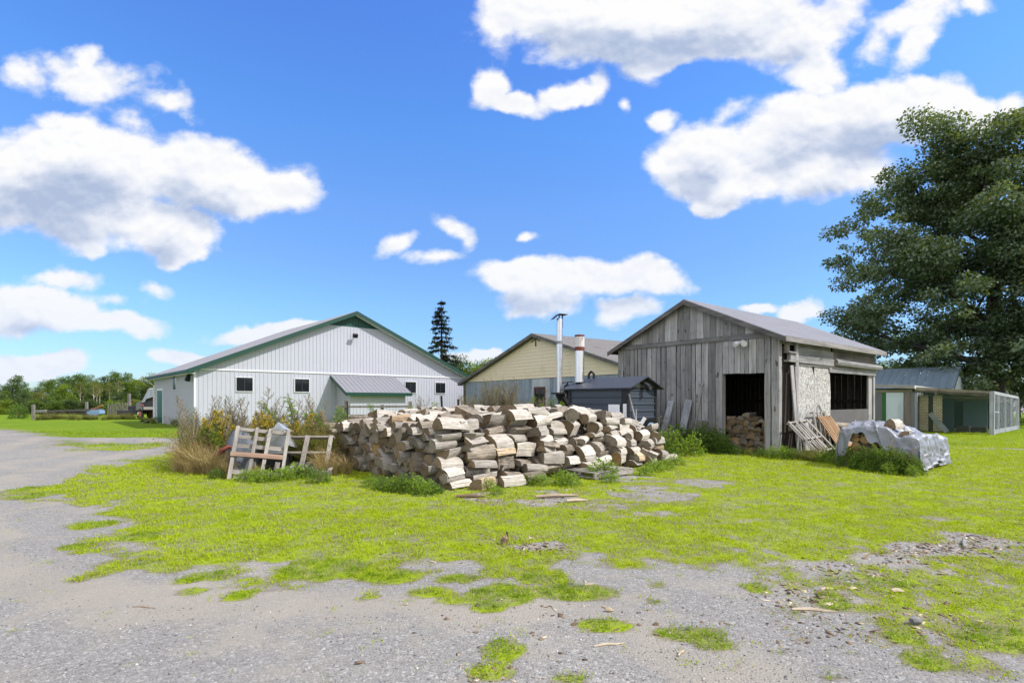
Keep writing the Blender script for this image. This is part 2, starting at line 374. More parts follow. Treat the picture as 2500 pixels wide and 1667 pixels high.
def make_ground():
    xs = axis(-1500, 1500, -11, 12, .065); ys = axis(-400, 1500, 2.2, 19, .065)
    X, Y = np.meshgrid(xs, ys); Z = ground_z(X, Y)
    D_ = grass_density(X, Y)
    V = np.stack([X, Y, Z], -1).reshape(-1, 3); nx, ny = len(xs), len(ys)
    i = np.arange(nx*ny).reshape(ny, nx)
    Fq = np.stack([i[:-1, :-1], i[:-1, 1:], i[1:, 1:], i[1:, :-1]], -1).reshape(-1, 4)
    m, g, b = bsdf_mat('ground_surface', .06)
    geo = g.n('ShaderNodeNewGeometry').outputs['Position']
    gd = g.n('ShaderNodeAttribute', attribute_name='grass').outputs['Fac']
    # crushed stone: pebble cells of different greys, sandy wash between
    vo = g.n('ShaderNodeTexVoronoi', {'Vector': geo, 'Scale': 55.}); vo2 = g.n('ShaderNodeTexVoronoi', {'Vector': geo, 'Scale': 135.})
    stone = g.ramp(g.n('ShaderNodeSeparateColor', {0: vo.outputs['Color']}).outputs[0], [(0, (.125, .12, .115)), (.45, (.205, .197, .188)), (.85, (.27, .26, .245)), (1, (.47, .46, .44))])
    stone2 = g.ramp(g.n('ShaderNodeSeparateColor', {0: vo2.outputs['Color']}).outputs[0], [(0, (.135, .13, .125)), (.5, (.215, .207, .198)), (1, (.36, .355, .34))])
    st = g.mix(.5, stone, stone2)
    big = g.noise(geo, .45, 5, .6); mid = g.noise(geo, 2.3, 5, .6); fine = g.noise(geo, 60, 3, .7)
    sx = g.n('ShaderNodeSeparateXYZ', {0: geo})
    edge = g.n('ShaderNodeAttribute', attribute_name='edge').outputs['Fac']     # metres outside the lawn: wheel tracks follow it
    ed = g.m('MULTIPLY_ADD', g.m('SUBTRACT', g.noise(geo, .7, 3, .5), .5), 1.4, edge)
    rut = g.m('MAXIMUM', g.m('MAXIMUM', g.ss(g.m('ABSOLUTE', g.m('SUBTRACT', ed, 1.15)), .55, .1), g.ss(g.m('ABSOLUTE', g.m('SUBTRACT', ed, 2.75)), .6, .1)), g.ss(g.m('ABSOLUTE', g.m('SUBTRACT', ed, 5.2)), .5, .1))
    track = g.m('ADD', g.m('MULTIPLY', sx.outputs[0], .35), g.m('MULTIPLY', sx.outputs[1], .9))
    wave = g.noise(g.n('ShaderNodeCombineXYZ', {0: g.m('MULTIPLY', track, 1.1), 1: g.m('MULTIPLY', sx.outputs[0], .18), 2: 0.}).outputs[0], 1.0, 4, .55)
    sand = g.mix(fine, (.24, .215, .18), (.34, .31, .265))
    sandf = g.ss(g.m('ADD', g.m('MULTIPLY', rut, .13), g.m('ADD', g.m('MULTIPLY', wave, .5), g.m('MULTIPLY', mid, .5))), .49, .66, .05, .78)
    grav = g.mix(sandf, st, sand)
    grav = g.mix(g.ss(big, .35, .65, .16, 0.), grav, (.10, .105, .115))
    soil = g.mix(mid, (.09, .066, .044), (.19, .145, .10))
    soil = g.mix(.25, soil, st)
    thatch = g.mix(mid, (.15, .215, .004), (.26, .33, .007))
    soil = g.mix(g.ss(big, .42, .62, 0, .35), soil, grav)
    c = g.mix(g.ss(gd, .06, .45, 0, .9), grav, soil)
    far = g.ss(sx.outputs[1], 11., 30.)
    c = g.mix(g.m('MULTIPLY', g.ss(gd, .22, .75, 0., .95), g.m('MAXIMUM', far, g.ss(g.m('ADD', g.m('MULTIPLY', mid, .6), g.m('MULTIPLY', fine, .4)), .40, .58, .15, 1.))), c, thatch)
    meadow = g.mix(g.noise(geo, .25, 4, .6), (.075, .14, .008), (.15, .225, .012))
    meadow = g.mix(g.ss(g.noise(geo, 1.4, 3, .6), .45, .7, 0, .5), meadow, (.20, .25, .025))
    c = g.mix(g.m('MULTIPLY', far, g.ss(gd, .3, .7)), c, meadow)
    g.put(b.inputs['Base Color'], c); b.inputs['Roughness'].default_value = .95
    h = g.m('ADD', g.m('MULTIPLY', vo.outputs['Distance'], -.9), g.m('MULTIPLY', fine, .4))
    h = g.m('ADD', h, g.m('MULTIPLY', vo2.outputs['Distance'], -.4))
    bp = g.n('ShaderNodeBump', {'Strength': .55, 'Distance': .012, 'Height': h}); g.put(b.inputs['Normal'], bp.outputs[0])
    o = np_mesh('ground', V, Fq, m, smooth=True, attrs={'grass': ('POINT', D_.ravel()), 'edge': ('POINT', np.clip(-poly_sd(X, Y, LAWN), -5, 60).ravel())})
    tag(o, 'grey gravel yard merging into patchy yellow-green lawn', 'ground', kind='structure')
make_ground()

# ------------------------------------------------------------------ materials shared by the buildings
M = {}
def steel_siding():
    m, g, b = bsdf_mat('white_steel_siding', .4)
    tc = g.n('ShaderNodeTexCoord').outputs['Object']; s = g.n('ShaderNodeSeparateXYZ', {0: tc})
    n = g.noise(tc, .7, 5, .6); st = g.noise(g.scale(tc, (7, 7, .35)), 1., 4, .6); sp = g.noise(g.scale(tc, (1, 1, 1)), 3.2, 5, .65)
    c = g.mix(n, (.385, .40, .455), (.41, .42, .48))
    c = g.mix(g.ss(st, .55, .75, 0, .22), c, (.28, .275, .28))                       # rain streaks
    mud = g.m('MULTIPLY', g.ss(s.outputs[2], .75, .05), g.ss(sp, .36, .62))
    c = g.mix(g.m('MULTIPLY', mud, .6), c, (.16, .14, .105))                            # mud splashed up at the foot
    row = g.m('ABSOLUTE', g.m('SUBTRACT', g.m('FRACT', g.m('MULTIPLY', s.outputs[2], 1.05)), .5)); col = g.m('FRACT', g.m('MULTIPLY', g.m('ADD', s.outputs[0], s.outputs[1]), 4.2553))
    scr = g.m('MULTIPLY', g.m('LESS_THAN', row, .012), g.m('LESS_THAN', g.m('ABSOLUTE', g.m('SUBTRACT', col, .4)), .05))
    c = g.mix(g.m('MULTIPLY', scr, .55), c, (.12, .12, .13))                            # screw rows
    g.put(b.inputs['Base Color'], c); b.inputs['Roughness'].default_value = .45
    bp = g.n('ShaderNodeBump', {'Strength': .25, 'Distance': .03, 'Height': g.noise(g.scale(tc, (1, 1, .5)), 1.6, 2, .5)}); g.put(b.inputs['Normal'], bp.outputs[0])
    return m
M['steel_white'] = steel_siding()
M['steel_white_side'] = M['steel_white']
M['trim_white'] = plain('white_trim', (.68, .69, .70), .5, 0, .04)
M['green_trim'] = plain('green_metal_trim', (.009, .048, .034), .4, 0, .08, spec=.4)
M['green_vent'] = plain('green_vent_panel', (.014, .065, .052), .5, 0, .08)
M['roof_grey'] = plain('galvanised_roof', (.205, .205, .235), .55, .15, .10, .8, dirt=(.17, .17, .19))
M['roof_old'] = plain('old_tin_roof', (.225, .228, .26), .6, .1, .16, 1.1, dirt=(.18, .175, .18), stretch=(.3, 1, 1))
M['roof_tan'] = plain('weathered_tin_roof', (.20, .19, .185), .6, .1, .14, 1., dirt=(.15, .137, .125))
M['glass'] = plain('dark_window_glass', (.012, .014, .018), .06, 0, .1, spec=.6)
M['frame_dark'] = plain('dark_sash', (.02, .03, .03), .5)
M['black_metal'] = plain('black_metal', (.018, .019, .021), .5, .2, .2)
M['barnwood'] = wood('grey_barn_board', (.42, .41, .41), (.125, .12, .12), 2, .40, .95, warm=(.28, .24, .205))
M['barnwood_u'] = wood('grey_barn_board_lying', (.30, .295, .29), (.12, .118, .12), 0, .22, .7, warm=(.25, .215, .18))
M['barnwood_v'] = wood('grey_barn_board_across', (.23, .225, .225), (.10, .095, .095), 1, .15, .7)
M['fascia'] = wood('weathered_fascia', (.30, .285, .27), (.15, .14, .135), 0, .1, .6, knots=False)
M['fascia_v'] = wood('weathered_rake_board', (.17, .16, .155), (.075, .07, .07), 1, .1, .6, knots=False)
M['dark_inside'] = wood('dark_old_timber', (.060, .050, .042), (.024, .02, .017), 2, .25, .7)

def ribbed_wall(mb, x0, x1, zb, zt, step=.3, h=.02, w=.030, axis='x', out=-1, mi=0, brk=()):
    """vertical-ribbed steel sheet in the y=0 plane (axis x) or x=0 plane (axis y); ribs stand out by h"""
    xs = []; n = max(1, int(round((x1-x0)/step)))
    for i in range(n):
        a = x0+(x1-x0)*i/n; b = x0+(x1-x0)*(i+1)/n
        xs += [(a, 0), (b-w*1.6, 0), (b-w*1.2, h), (b-w*.4, h), (b, 0)]
    xs = sorted(set(xs+[(c, 0) for c in brk]))
    P = (lambda t, d, z: (t, out*d, z)) if axis == 'x' else (lambda t, d, z: (out*d, t, z))
    for (a, da), (b, db) in zip(xs[:-1], xs[1:]):
        if b-a < 1e-6: continue
        mb.add([P(a, da, zb(a)), P(b, db, zb(b)), P(b, db, zt(b)), P(a, da, zt(a))], [(0, 1, 2, 3)], mi)
def ribbed_roof(mb, o, along, down, length, dlen, step=.3, h=.025, thick=.03, mi=0, w=.05):
    o, along, down = Vector(o), Vector(along).normalized(), Vector(down).normalized()
    up = along.cross(down).normalized()
    if up.z < 0: up = -up
    n = max(1, int(round(length/step))); pts = []
    for i in range(n):
        a = length*i/n; b = length*(i+1)/n
        pts += [(a, 0), (b-w*1.5, 0), (b-w, h), (b-w*.5, h)]
    pts.append((length, 0))
    V_ = []; fs = []
    for t, d in pts:
        q = o+along*t+up*(d+thick); V_ += [q, q+down*dlen]
    for i in range(len(pts)-1): fs.append((2*i, 2*i+2, 2*i+3, 2*i+1))
    mb.add(V_, fs, mi)
    a = o; b = o+along*length
    mb.add([a, b, b+down*dlen, a+down*dlen, a+up*thick, b+up*thick, b+down*dlen+up*thick, a+down*dlen+up*thick],
           [(0, 3, 2, 1), (0, 1, 5, 4), (2, 3, 7, 6), (0, 4, 7, 3), (1, 2, 6, 5)], mi)
def window_part(parent, plane, c, w, h, frame, pane, sash, mull=1, d=.065, fw=.032):
    """window proud of a wall: frame (part) with pane and sash bars (sub-parts)"""
    P = (lambda t, o_, z: (c[0]+t, -o_, c[1]+z)) if plane == 'y' else (lambda t, o_, z: (-o_, c[0]+t, c[1]+z))
    fb = MB()
    for (a, b, e, f) in ((-w/2-fw, w/2+fw, h/2, h/2+fw), (-w/2-fw, w/2+fw, -h/2-fw, -h/2), (-w/2-fw, -w/2, -h/2, h/2), (w/2, w/2+fw, -h/2, h/2)):
        fb.span(P(a, -.02, e), P(b, d, f))
    fo = fb.build('window', frame, parent)
    g_ = MB(); g_.span(P(-w/2, -.01, -h/2), P(w/2, .034, h/2)); g_.build('pane', pane, fo)
    s_ = MB(); bw = .035
    for (a, b, e, f) in ((-w/2, w/2, h/2-bw, h/2), (-w/2, w/2, -h/2, -h/2+bw), (-w/2, -w/2+bw, -h/2+bw, h/2-bw), (w/2-bw, w/2, -h/2+bw, h/2-bw)):
        s_.span(P(a, .034, e), P(b, .048, f))
    for k in range(mull):
        t = -w/2+w*(k+1)/(mull+1); s_.span(P(t-.022, .034, -h/2+bw), P(t+.022, .052, h/2-bw))
    s_.build('sash', sash, fo)
    return fo

# ------------------------------------------------------------------ the long white steel barn
def white_barn():
    al = R(42); W_, D_, E_, PK = 19.27, 12.6, 3.42, 7.55; mid = W_/2; sl = (PK-E_)/mid
    b = empty('steel_barn', (-17.97, 30.6, 0), al, 'long white ribbed steel barn with green trim and a small lean-to', 'barn')
    zt = lambda x: E_+(mid-abs(x-mid))*sl
    BAND = 3.40
    VZ = PK-.95                                     # green vent triangle at the peak
    w = MB(); ribbed_wall(w, 0, W_, lambda x: 0, lambda x: BAND-.05, .235); w.build('gable_wall', M['steel_white'], b)
    w = MB(); ribbed_wall(w, .0, W_, lambda x: min(BAND+.0, zt(x)), lambda x: min(zt(x), VZ), .235, brk=(mid-.95/sl, mid+.95/sl)); w.build('gable_siding', M['steel_white'], b)
    w = MB(); ribbed_wall(w, mid-.95/sl, mid+.95/sl, lambda x: VZ, lambda x: max(zt(x), VZ), .235, brk=(mid,)); w.build('gable_vent', M['green_vent'], b)
    t = MB(); t.span((0, -.05, BAND-.055), (W_, .0, BAND+.02)); t.build('belt_trim', M['trim_white'], b)
    w = MB(); ribbed_wall(w, .0, D_, lambda x: 0, lambda x: E_, .2, axis='y'); w.build('side_wall', M['steel_white'], b)
    w = MB(); w.span((W_-.02, .05, 0), (W_, D_, E_)); w.span((.05, D_, 0), (W_-.05, D_+.05, E_)); w.poly([(0, D_, E_), (W_, D_, E_), (mid, D_, PK)]); w.build('rear_wall', M['steel_white'], b)
    t = MB(); t.span((-.035, -.035, 0), (.06, .06, E_)); t.build('corner_trim', M['trim_white'], b)
    t = MB(); t.span((-.04, D_-.08, 0), (.05, D_+.03, E_-.02)); t.build('corner_trim', M['trim_white'], b)
    ov, oe = .42, .42                               # rake and eave overhang
    s = math.hypot(1, sl)
    for sgn, nm in ((-1, 'roof'), (1, 'roof')):
        r = MB(); dn = Vector((sgn, 0, -sl))
        o_ = Vector((mid, -ov, PK+.06))
        if sgn > 0: ribbed_roof(r, o_, (0, 1, 0), dn, D_+2*ov, (mid+oe)*s, .3)
        else: ribbed_roof(r, o_, (0, 1, 0), dn, D_+2*ov, (mid+oe)*s, .3)
        r.build(nm, M['roof_grey'], b)
        f = MB(); a = Vector((mid, -ov-.03, PK+.06)); e = a+dn*(mid+oe)
        hgt = .27
        f.prism([a+Vector((0, 0, .05)), e+Vector((0, 0, .05)), e+Vector((0, 0, .05-hgt)), a+Vector((0, 0, .05-hgt))], (0, .03, 0)); f.build('rake_trim', M['green_trim'], b)
        q = MB(); zz = Vector((0, 0, -.2)); q.prism([a+zz+Vector((0, .032, 0)), e+zz+Vector((0, .032, 0)), e+zz+Vector((0, ov, 0)), a+zz+Vector((0, ov, 0))], (0, 0, .02)); q.build('soffit', M['trim_white'], b)
    ez = E_-oe*sl
    f = MB(); f.span((-oe-.03, -ov, ez-.12), (-oe, D_+ov, ez+.06)); f.build('eave_fascia', M['green_trim'], b)
    f = MB(); f.span((-oe-.14, -ov+.02, ez-.07), (-oe-.03, D_+ov, ez+.05)); f.build('gutter', M['green_vent'], b)
    f = MB(); f.span((-oe, -ov+.05, ez-.14), (-.03, D_+ov, ez-.11)); f.build('soffit', M['trim_white'], b)
    f = MB(); f.tube([(-oe-.08, D_+.1, ez-.08), (-oe-.06, D_+.1, ez-.22), (-.07, D_+.06, ez-.55), (-.07, D_+.04, .2)], .045, 6); f.build('downspout', M['trim_white'], b)
    for x in (2.62, 6.05, 14.05, 16.7):
        wz = 2.55
        window_part(b, 'y', (x, wz), .92, .82, M['trim_white'], M['glass'], M['frame_dark'])
    window_part(b, 'x', (5.3, 2.75), 1.0, .95, M['trim_white'], M['glass'], M['frame_dark'])
    d_ = MB(); d_.span((-.05, 9.35, .05), (.0, 11.4, 2.3)); do = d_.build('door', plain('green_steel_door', (.012, .075, .062), .4), b)
    k = MB(); k.tube([(-.05, 11.15, 1.05), (-.10, 11.15, 1.05)], .03, 8); k.build('handle', M['trim_white'], do)
    t = MB(); t.span((-.06, 9.23, 0), (.0, 9.35, 2.42)); t.span((-.06, 11.4, 0), (.0, 11.52, 2.42)); t.span((-.06, 9.35, 2.3), (.0, 11.4, 2.42)); t.build('door_frame', M['trim_white'], b)
    # flood lamps
    l = MB(); l.span((mid-.02, -.10, VZ-.62), (mid+.1, -.03, VZ-.50)); l.tube([(mid+.04, -.1, VZ-.56), (mid+.02, -.30, VZ-.56)], .03, 6); l.box((mid-.10, -.36, VZ-.62), (.3, .2, .24), Matrix.Rotation(.5, 3, 'X')); l.build('floodlight', M['black_metal'], b)
    l = MB(); l.span((-.2, .5, ez-.22), (-.05, .62, ez-.12)); l.tube([(-.18, .56, ez-.2), (-.22, .5, ez-.34), (-.27, .42, ez-.5)], [.10, .13, .15], 10); l.build('floodlight', M['black_metal'], b)
    # lean-to on the gable wall
    x0, x1, P, zh, zl = 7.95, 12.75, 2.0, 3.22, 2.23
    w = MB(); ribbed_wall(w, x0+.45, x1-.3, lambda x: 0, lambda x: zl-.02, .235); w.v = [(x, y-P, z) for x, y, z in w.v]
    sv = len(w.v); ribbed_wall(w, -P, 0, lambda y: 0, lambda y: zl+(zh-zl)*(y+P)/P-.1, .33, axis='y')
    w.v[sv:] = [(x+x0+.45, y, z) for x, y, z in w.v[sv:]]
    w.poly([(x1-.3, -P, 0), (x1-.3, 0, 0), (x1-.3, 0, zh-.1), (x1-.3, -P, zl-.02)])
    w.build('lean_to_wall', M['steel_white'], b)
    dn = Vector((0, -P-.35, -(zh-zl)*(P+.35)/P)); r = MB(); ribbed_roof(r, (x0, -.01, zh), (1, 0, 0), dn, x1-x0, dn.length, .31); ro = r.build('lean_to_roof', M['roof_grey'], b)
    f = MB(); ze = zh+dn.z; f.span((x0, -P-.39, ze-.17), (x1, -P-.355, ze+.05))
    f.prism([(x0-.03, -.02, zh+.05), (x0-.03, -P-.38, ze+.05), (x0-.03, -P-.38, ze-.17), (x0-.03, -.02, zh-.17)], (.03, 0, 0)); f.build('lean_to_trim', M['green_trim'], b)
    s_ = MB(); s_.span((x0+.1, -P-.35, ze-.12), (x1-.05, -P+.0, ze-.10)); s_.build('soffit', M['trim_white'], b)
white_barn()

# ------------------------------------------------------------------ middle barn: pale yellow gable over blue-grey boards
def clapboards(mb, y0, y1, z0, zt, exp=.2, lap=.022, mi=0):
    """boards lying in the x=0 plane between y0 and y1 from z0 up to the roofline zt(y)"""
    z = z0; top = max(zt(y0), zt((y0+y1)/2), zt(y1))
    while z < top-.02:
        zz = min(z+exp, top)
        ys = [y for y in np.linspace(y0, y1, 400) if zt(y) > z+.03]
        if not ys: break
        a, b = ys[0], ys[-1]
        mb.add([(-lap, a, z), (-lap, b, z), (-.004, b, zz), (-.004, a, zz), (0, a, z), (0, b, z)], [(0, 3, 2, 1), (0, 1, 5, 4)], mi)
        z = zz
def yellow_barn():
    al = R(35.1); W_, E_, PK, D_ = 17.5, 2.95, 5.62, 16.; mid = W_/2; sl = (PK-E_)/mid
    b = empty('yellow_barn', (6.53, 26.2, 0), al, 'low barn with a pale yellow clapboard gable above faded blue boards', 'barn')
    zt = lambda y: E_+(mid-abs(y-mid))*sl
    w = MB(); clapboards(w, 0, W_, E_, zt, .205)
    w.build('yellow_gable', plain('pale_yellow_siding', (.66, .57, .42), .6, 0, .05, .8, dirt=(.58, .50, .36)), b)
    bl = MB(); y = 0
    while y < W_:
        ww = random.uniform(.24, .34); bl.span((-.02-random.uniform(0, .008), y+.006, 0), (.0, min(y+ww, W_)-.006, E_-.03)); y += ww
    bl.build('board_wall', wood('faded_blue_board', (.28, .33, .40), (.19, .225, .28), 2, .10, .5, knots=False), b)
    bk = MB(); bk.span((.02, 0, 0), (.05, W_, E_)); bk.span((.05, W_-.05, 0), (D_, W_, E_)); bk.span((.05, 0, 0), (D_, .05, E_)); bk.span((D_, 0, 0), (D_+.05, W_, E_)); bk.poly([(.02, 0, E_), (.02, W_, E_), (.02, mid, PK)]); bk.poly([(D_, 0, E_), (D_, W_, E_), (D_, mid, PK)])
    bk.build('inner_wall', M['dark_inside'], b)
    s = math.hypot(1, sl)
    for sg in (-1, 1):
        r = MB(); ribbed_roof(r, (-.35, mid, PK+.05), (1, 0, 0), (0, sg, -sl), D_+.6, (mid+.45)*s, .22, .03, w=.09); r.build('roof', M['roof_tan'], b)
        f = MB(); a = Vector((-.38, mid, PK+.09)); e = a+Vector((0, sg, -sl))*(mid+.45)
        f.prism([a, e, e-Vector((0, 0, .2)), a-Vector((0, 0, .2))], (.04, 0, 0)); f.build('rake_board', M['fascia_v'], b)
        f = MB(); a2 = a+Vector((.04, 0, -.2)); e2 = e+Vector((.04, 0, -.2)); f.prism([a2, e2, e2+Vector((.3, 0, 0)), a2+Vector((.3, 0, 0))], (0, 0, .02)); f.build('soffit', M['fascia_v'], b)
    br = MB()
    for dy, dz in ((-.42, -.12), (0, -.42), (.42, -.12)): br.beam((-.06, mid, PK-.2), (-.06, mid+dy, PK-.28+dz), .05, .05, (1, 0, 0))
    br.build('gable_bracket', M['fascia_v'], b)
    # brown glazed door
    yc, wd = 8.35, 1.12
    brown = plain('brown_painted_timber', (.085, .035, .022), .6)
    d_ = MB(); d_.span((-.07, yc-wd/2, .3), (-.02, yc-wd/2+.12, 2.42)); d_.span((-.07, yc+wd/2-.12, .3), (-.02, yc+wd/2, 2.42)); d_.span((-.07, yc-wd/2+.12, 2.3), (-.02, yc+wd/2-.12, 2.42)); d_.span((-.06, yc-wd/2+.12, .3), (-.02, yc+wd/2-.12, .8)); d_.span((-.065, yc-.03, .8), (-.02, yc+.03, 2.3))
    do = d_.build('door', brown, b)
    p_ = MB(); p_.span((-.045, yc-wd/2+.12, .8), (-.022, yc+wd/2-.12, 2.3)); p_.build('pane', M['glass'], do)
    t = MB(); t.span((-.05, yc-wd/2-.42, 0), (-.021, yc-wd/2, 2.9)); t.span((-.05, yc+wd/2, 0), (-.021, yc+wd/2+.22, 2.9)); t.span((-.05, yc-wd/2, 2.42), (-.021, yc+wd/2, 2.9)); t.build('door_surround', wood('pale_door_board', (.42, .45, .48), (.30, .33, .37), 2, .08, .4, knots=False), b)
    p = MB(); p.span((-.1, W_-.14, 0), (-.02, W_+.06, E_-.05)); p.build('corner_post', wood('mossy_post', (.20, .18, .12), (.10, .09, .055), 2, .1), b)
yellow_barn()
# ------------------------------------------------------------------ grey board woodshed
GA = R(39); GO = Vector((7.69, 15.6, 0)); GM = Matrix.Translation(GO) @ Matrix.Rotation(GA, 4, 'Z')
def wob_board(mb, y0, y1, z0, z1, x=0., t=.024, slope=0., mi=0, n=6, wob=.006, ztop=None):
    """one upright board in the x=0 plane with slightly wandering edges"""
    a = [(y0+random.uniform(-wob, wob)) for _ in range(n+1)]; c = [(y1+random.uniform(-wob, wob)) for _ in range(n+1)]
    zt = (lambda y: z1) if ztop is None else ztop
    vs = []
    for i in range(n+1):
        f = i/n
        for yy in (a[i], c[i]):
            z = z0+(zt(yy)-z0)*f; vs += [(x-t, yy, z), (x, yy, z)]
    fs = []
    for i in range(n):
        k = 4*i; fs += [(k, k+4, k+6, k+2), (k+1, k+3, k+7, k+5), (k, k+1, k+5, k+4), (k+2, k+6, k+7, k+3)]
    fs += [(0, 2, 3, 1), (4*n, 4*n+1, 4*n+3, 4*n+2)]
    mb.add(vs, fs, mi)
def grey_barn():
    W_, L_, E_, PK = 5.9, 7.8, 3.50, 4.86; mid = 2.95; sl = (PK-E_)/mid
    b = empty('grey_woodshed', GO, GA, 'weathered grey board woodshed with open doorway and tin roof', 'shed')
    zt = lambda y: E_+(mid-abs(y-mid))*sl-.03
    random.seed(11)
    DY0, DY1, DZ = .40, 1.72, 2.42
    lo = MB(); y = 0.
    ws = []
    while y < W_:
        w = random.choice((.13, .16, .18, .2, .22, .24)); y2 = min(y+w, W_)
        if y < DY0 < y2 and DY0-y > .05: y2 = DY0
        if y < DY1 < y2: y2 = DY1
        if DY0 <= y < DY1-1e-6:
            wob_board(lo, y+.005, y2-.005, DZ+random.uniform(-.015, .015), E_-.05, -random.uniform(0, .008))
        else:
            zb = .05 if y2 < DY0+.01 else random.uniform(.05, .3)
            gap = random.choice((.006, .009, .012, .02, .026)); wob_board(lo, y+gap, y2-gap*.6, zb, E_-.05, -random.uniform(0, .01), wob=.008)
        y = y2
    lo.build('front_boards', M['barnwood'], b)
    up = MB(); y = .02
    while y < W_:
        w = random.uniform(.2, .27); y2 = min(y+w, W_-.02); wob_board(up, y+.004, y2-.004, E_+.10, 0, -.028-random.uniform(0, .006), ztop=zt, wob=.002, n=3); y += w
    up.build('gable_boards', M['barnwood'], b)
    t = MB(); t.beam((-.055, .16, E_+.02), (-.055, W_-.16, E_+.02), .035, .15, (0, 0, 1)); t.build('tie_board', M['barnwood_v'], b)
    # inside frame: black void lined with old boards
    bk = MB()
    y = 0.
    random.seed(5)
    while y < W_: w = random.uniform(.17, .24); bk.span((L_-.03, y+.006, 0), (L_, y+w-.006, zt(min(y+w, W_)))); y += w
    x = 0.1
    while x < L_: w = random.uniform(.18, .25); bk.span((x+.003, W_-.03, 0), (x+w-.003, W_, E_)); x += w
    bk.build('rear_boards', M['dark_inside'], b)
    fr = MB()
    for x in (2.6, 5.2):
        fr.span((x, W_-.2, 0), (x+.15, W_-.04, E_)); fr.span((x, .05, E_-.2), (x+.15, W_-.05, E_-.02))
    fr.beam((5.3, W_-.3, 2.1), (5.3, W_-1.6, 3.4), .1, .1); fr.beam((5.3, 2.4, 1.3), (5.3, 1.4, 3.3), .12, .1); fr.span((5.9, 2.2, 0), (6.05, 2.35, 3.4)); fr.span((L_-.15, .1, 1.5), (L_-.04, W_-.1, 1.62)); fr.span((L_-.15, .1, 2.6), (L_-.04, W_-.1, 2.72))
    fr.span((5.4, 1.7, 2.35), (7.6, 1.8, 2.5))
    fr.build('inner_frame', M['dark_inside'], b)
    # door jambs
    j = MB(); j.span((.0, DY1, .1), (.16, DY1+.07, DZ)); j.span((.0, DY0-.06, 0), (.14, DY0-.01, DZ)); j.span((.0, DY0-.01, DZ+.02), (.08, DY1, DZ+.12)); j.build('door_frame', M['barnwood'], b)
    # side wall (y = 0): posts, beams, wall sheets, opening
    ps = MB(); ps.span((-.02, -.03, 0), (.15, .13, E_-.05)); ps.build('corner_post', M['barnwood'], b)
    ps = MB(); ps.beam((.95, -.10, 1.0), (.95, -.09, E_-.15), .19, .05, (0, 1, 0)); ps.v = [(x, y, z) for x, y, z in ps.v]; ps.build('corner_board', M['barnwood'], b)
    ps = MB(); ps.span((L_-.17, -.02, 0), (L_, .14, 2.72)); ps.build('corner_post', M['barnwood'], b)
    ps = MB(); ps.span((L_-.55, .02, 0), (L_-.18, .08, 2.65)); ps.build('end_board', M['barnwood'], b)
    for (x0, x1, z0, z1, dy) in ((.15, 3.6, 3.24, 3.47, -.02), (1.05, 3.75, 2.98, 3.22, -.045), (3.78, L_, 3.25, 3.44, -.02), (1.08, 3.8, 2.74, 2.965, -.06), (3.8, L_-.02, 3.0, 3.07, -.03)):
        m_ = MB(); m_.beam((x0, dy-.01, (z0+z1)/2), (x1, dy-.01, (z0+z1)/2-.02), .04, z1-z0, jit=.006); m_.build('wall_plank', M['barnwood_u'], b)
    m_ = MB(); m_.beam((3.8, -.045, 3.13), (L_-.05, -.05, 3.10), .04, .20, jit=.008); m_.build('wall_plank', wood('stained_plank', (.15, .135, .12), (.05, .042, .036), 0, .1, .9, warm=(.26, .22, .15)), b)
    hb = MB(); hb.tube([(3.8, -.08, 2.86), (5.2, -.09, 2.84), (6.6, -.08, 2.83), (L_+.28, -.09, 2.82)], [.125, .115, .12, .11], 9); hb.build('log_lintel', M['barnwood_u'], b)
    hb = MB(); hb.span((3.5, -.055, 2.52), (L_, -.01, 2.715)); hb.build('header_board', M['barnwood_u'], b)
    hb = MB(); hb.span((1.05, -.05, 2.66), (3.5, -.015, 2.735)); hb.build('header_board', M['barnwood_u'], b)
    osb, g, bs = bsdf_mat('strand_board', .15)
    tc = g.n('ShaderNodeTexCoord').outputs['Object']
    vo = g.n('ShaderNodeTexVoronoi', {'Vector': g.scale(tc, (1, 1, .6)), 'Scale': 34.}); cc = g.n('ShaderNodeSeparateColor', {0: vo.outputs['Color']}).outputs[0]
    big = g.noise(tc, 1.5, 4); c = g.ramp(cc, [(0, (.16, .155, .15)), (.4, (.36, .35, .335)), (.8, (.47, .46, .44)), (1, (.62, .61, .58))])
    g.put(bs.inputs['Base Color'], g.mix(g.ss(big, .4, .7, 0, .3), c, (.27, .26, .25))); bs.inputs['Roughness'].default_value = .8
    sh = MB(); sh.prism([(1.10, 0, .95), (2.38, 0, .95), (2.38, 0, 2.36), (2.2, 0, 2.66), (1.10, 0, 2.66)], (0, -.02, 0)); sh.build('strand_board_panel', osb, b)
    sh = MB(); sh.prism([(2.40, 0, .90), (3.62, 0, .90), (3.66, 0, 1.8), (3.60, 0, 2.34), (3.55, 0, 2.64), (2.40, 0, 2.64)], (0, -.018, 0)); sh.build('strand_board_panel', osb, b)
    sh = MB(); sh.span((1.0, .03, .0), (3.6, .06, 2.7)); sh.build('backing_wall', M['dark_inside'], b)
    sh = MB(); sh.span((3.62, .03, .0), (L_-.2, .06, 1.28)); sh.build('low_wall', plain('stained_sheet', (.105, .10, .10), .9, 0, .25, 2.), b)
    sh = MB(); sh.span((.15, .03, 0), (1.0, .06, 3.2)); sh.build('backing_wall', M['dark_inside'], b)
    # little shelf box and nailed blocks on the corner
    bx = MB(); bx.span((.25, -.2, 2.98), (.82, -.03, 3.02)); bx.span((.25, -.2, 2.72), (.85, -.03, 2.78)); bx.span((.3, -.16, 3.02), (.34, -.03, 3.26)); bx.span((.45, -.15, 2.78), (.8, -.04, 2.97)); bx.build('wall_shelf', M['barnwood_u'], b)
    # roof
    s = math.hypot(1, sl); oe = .30; orr = .26
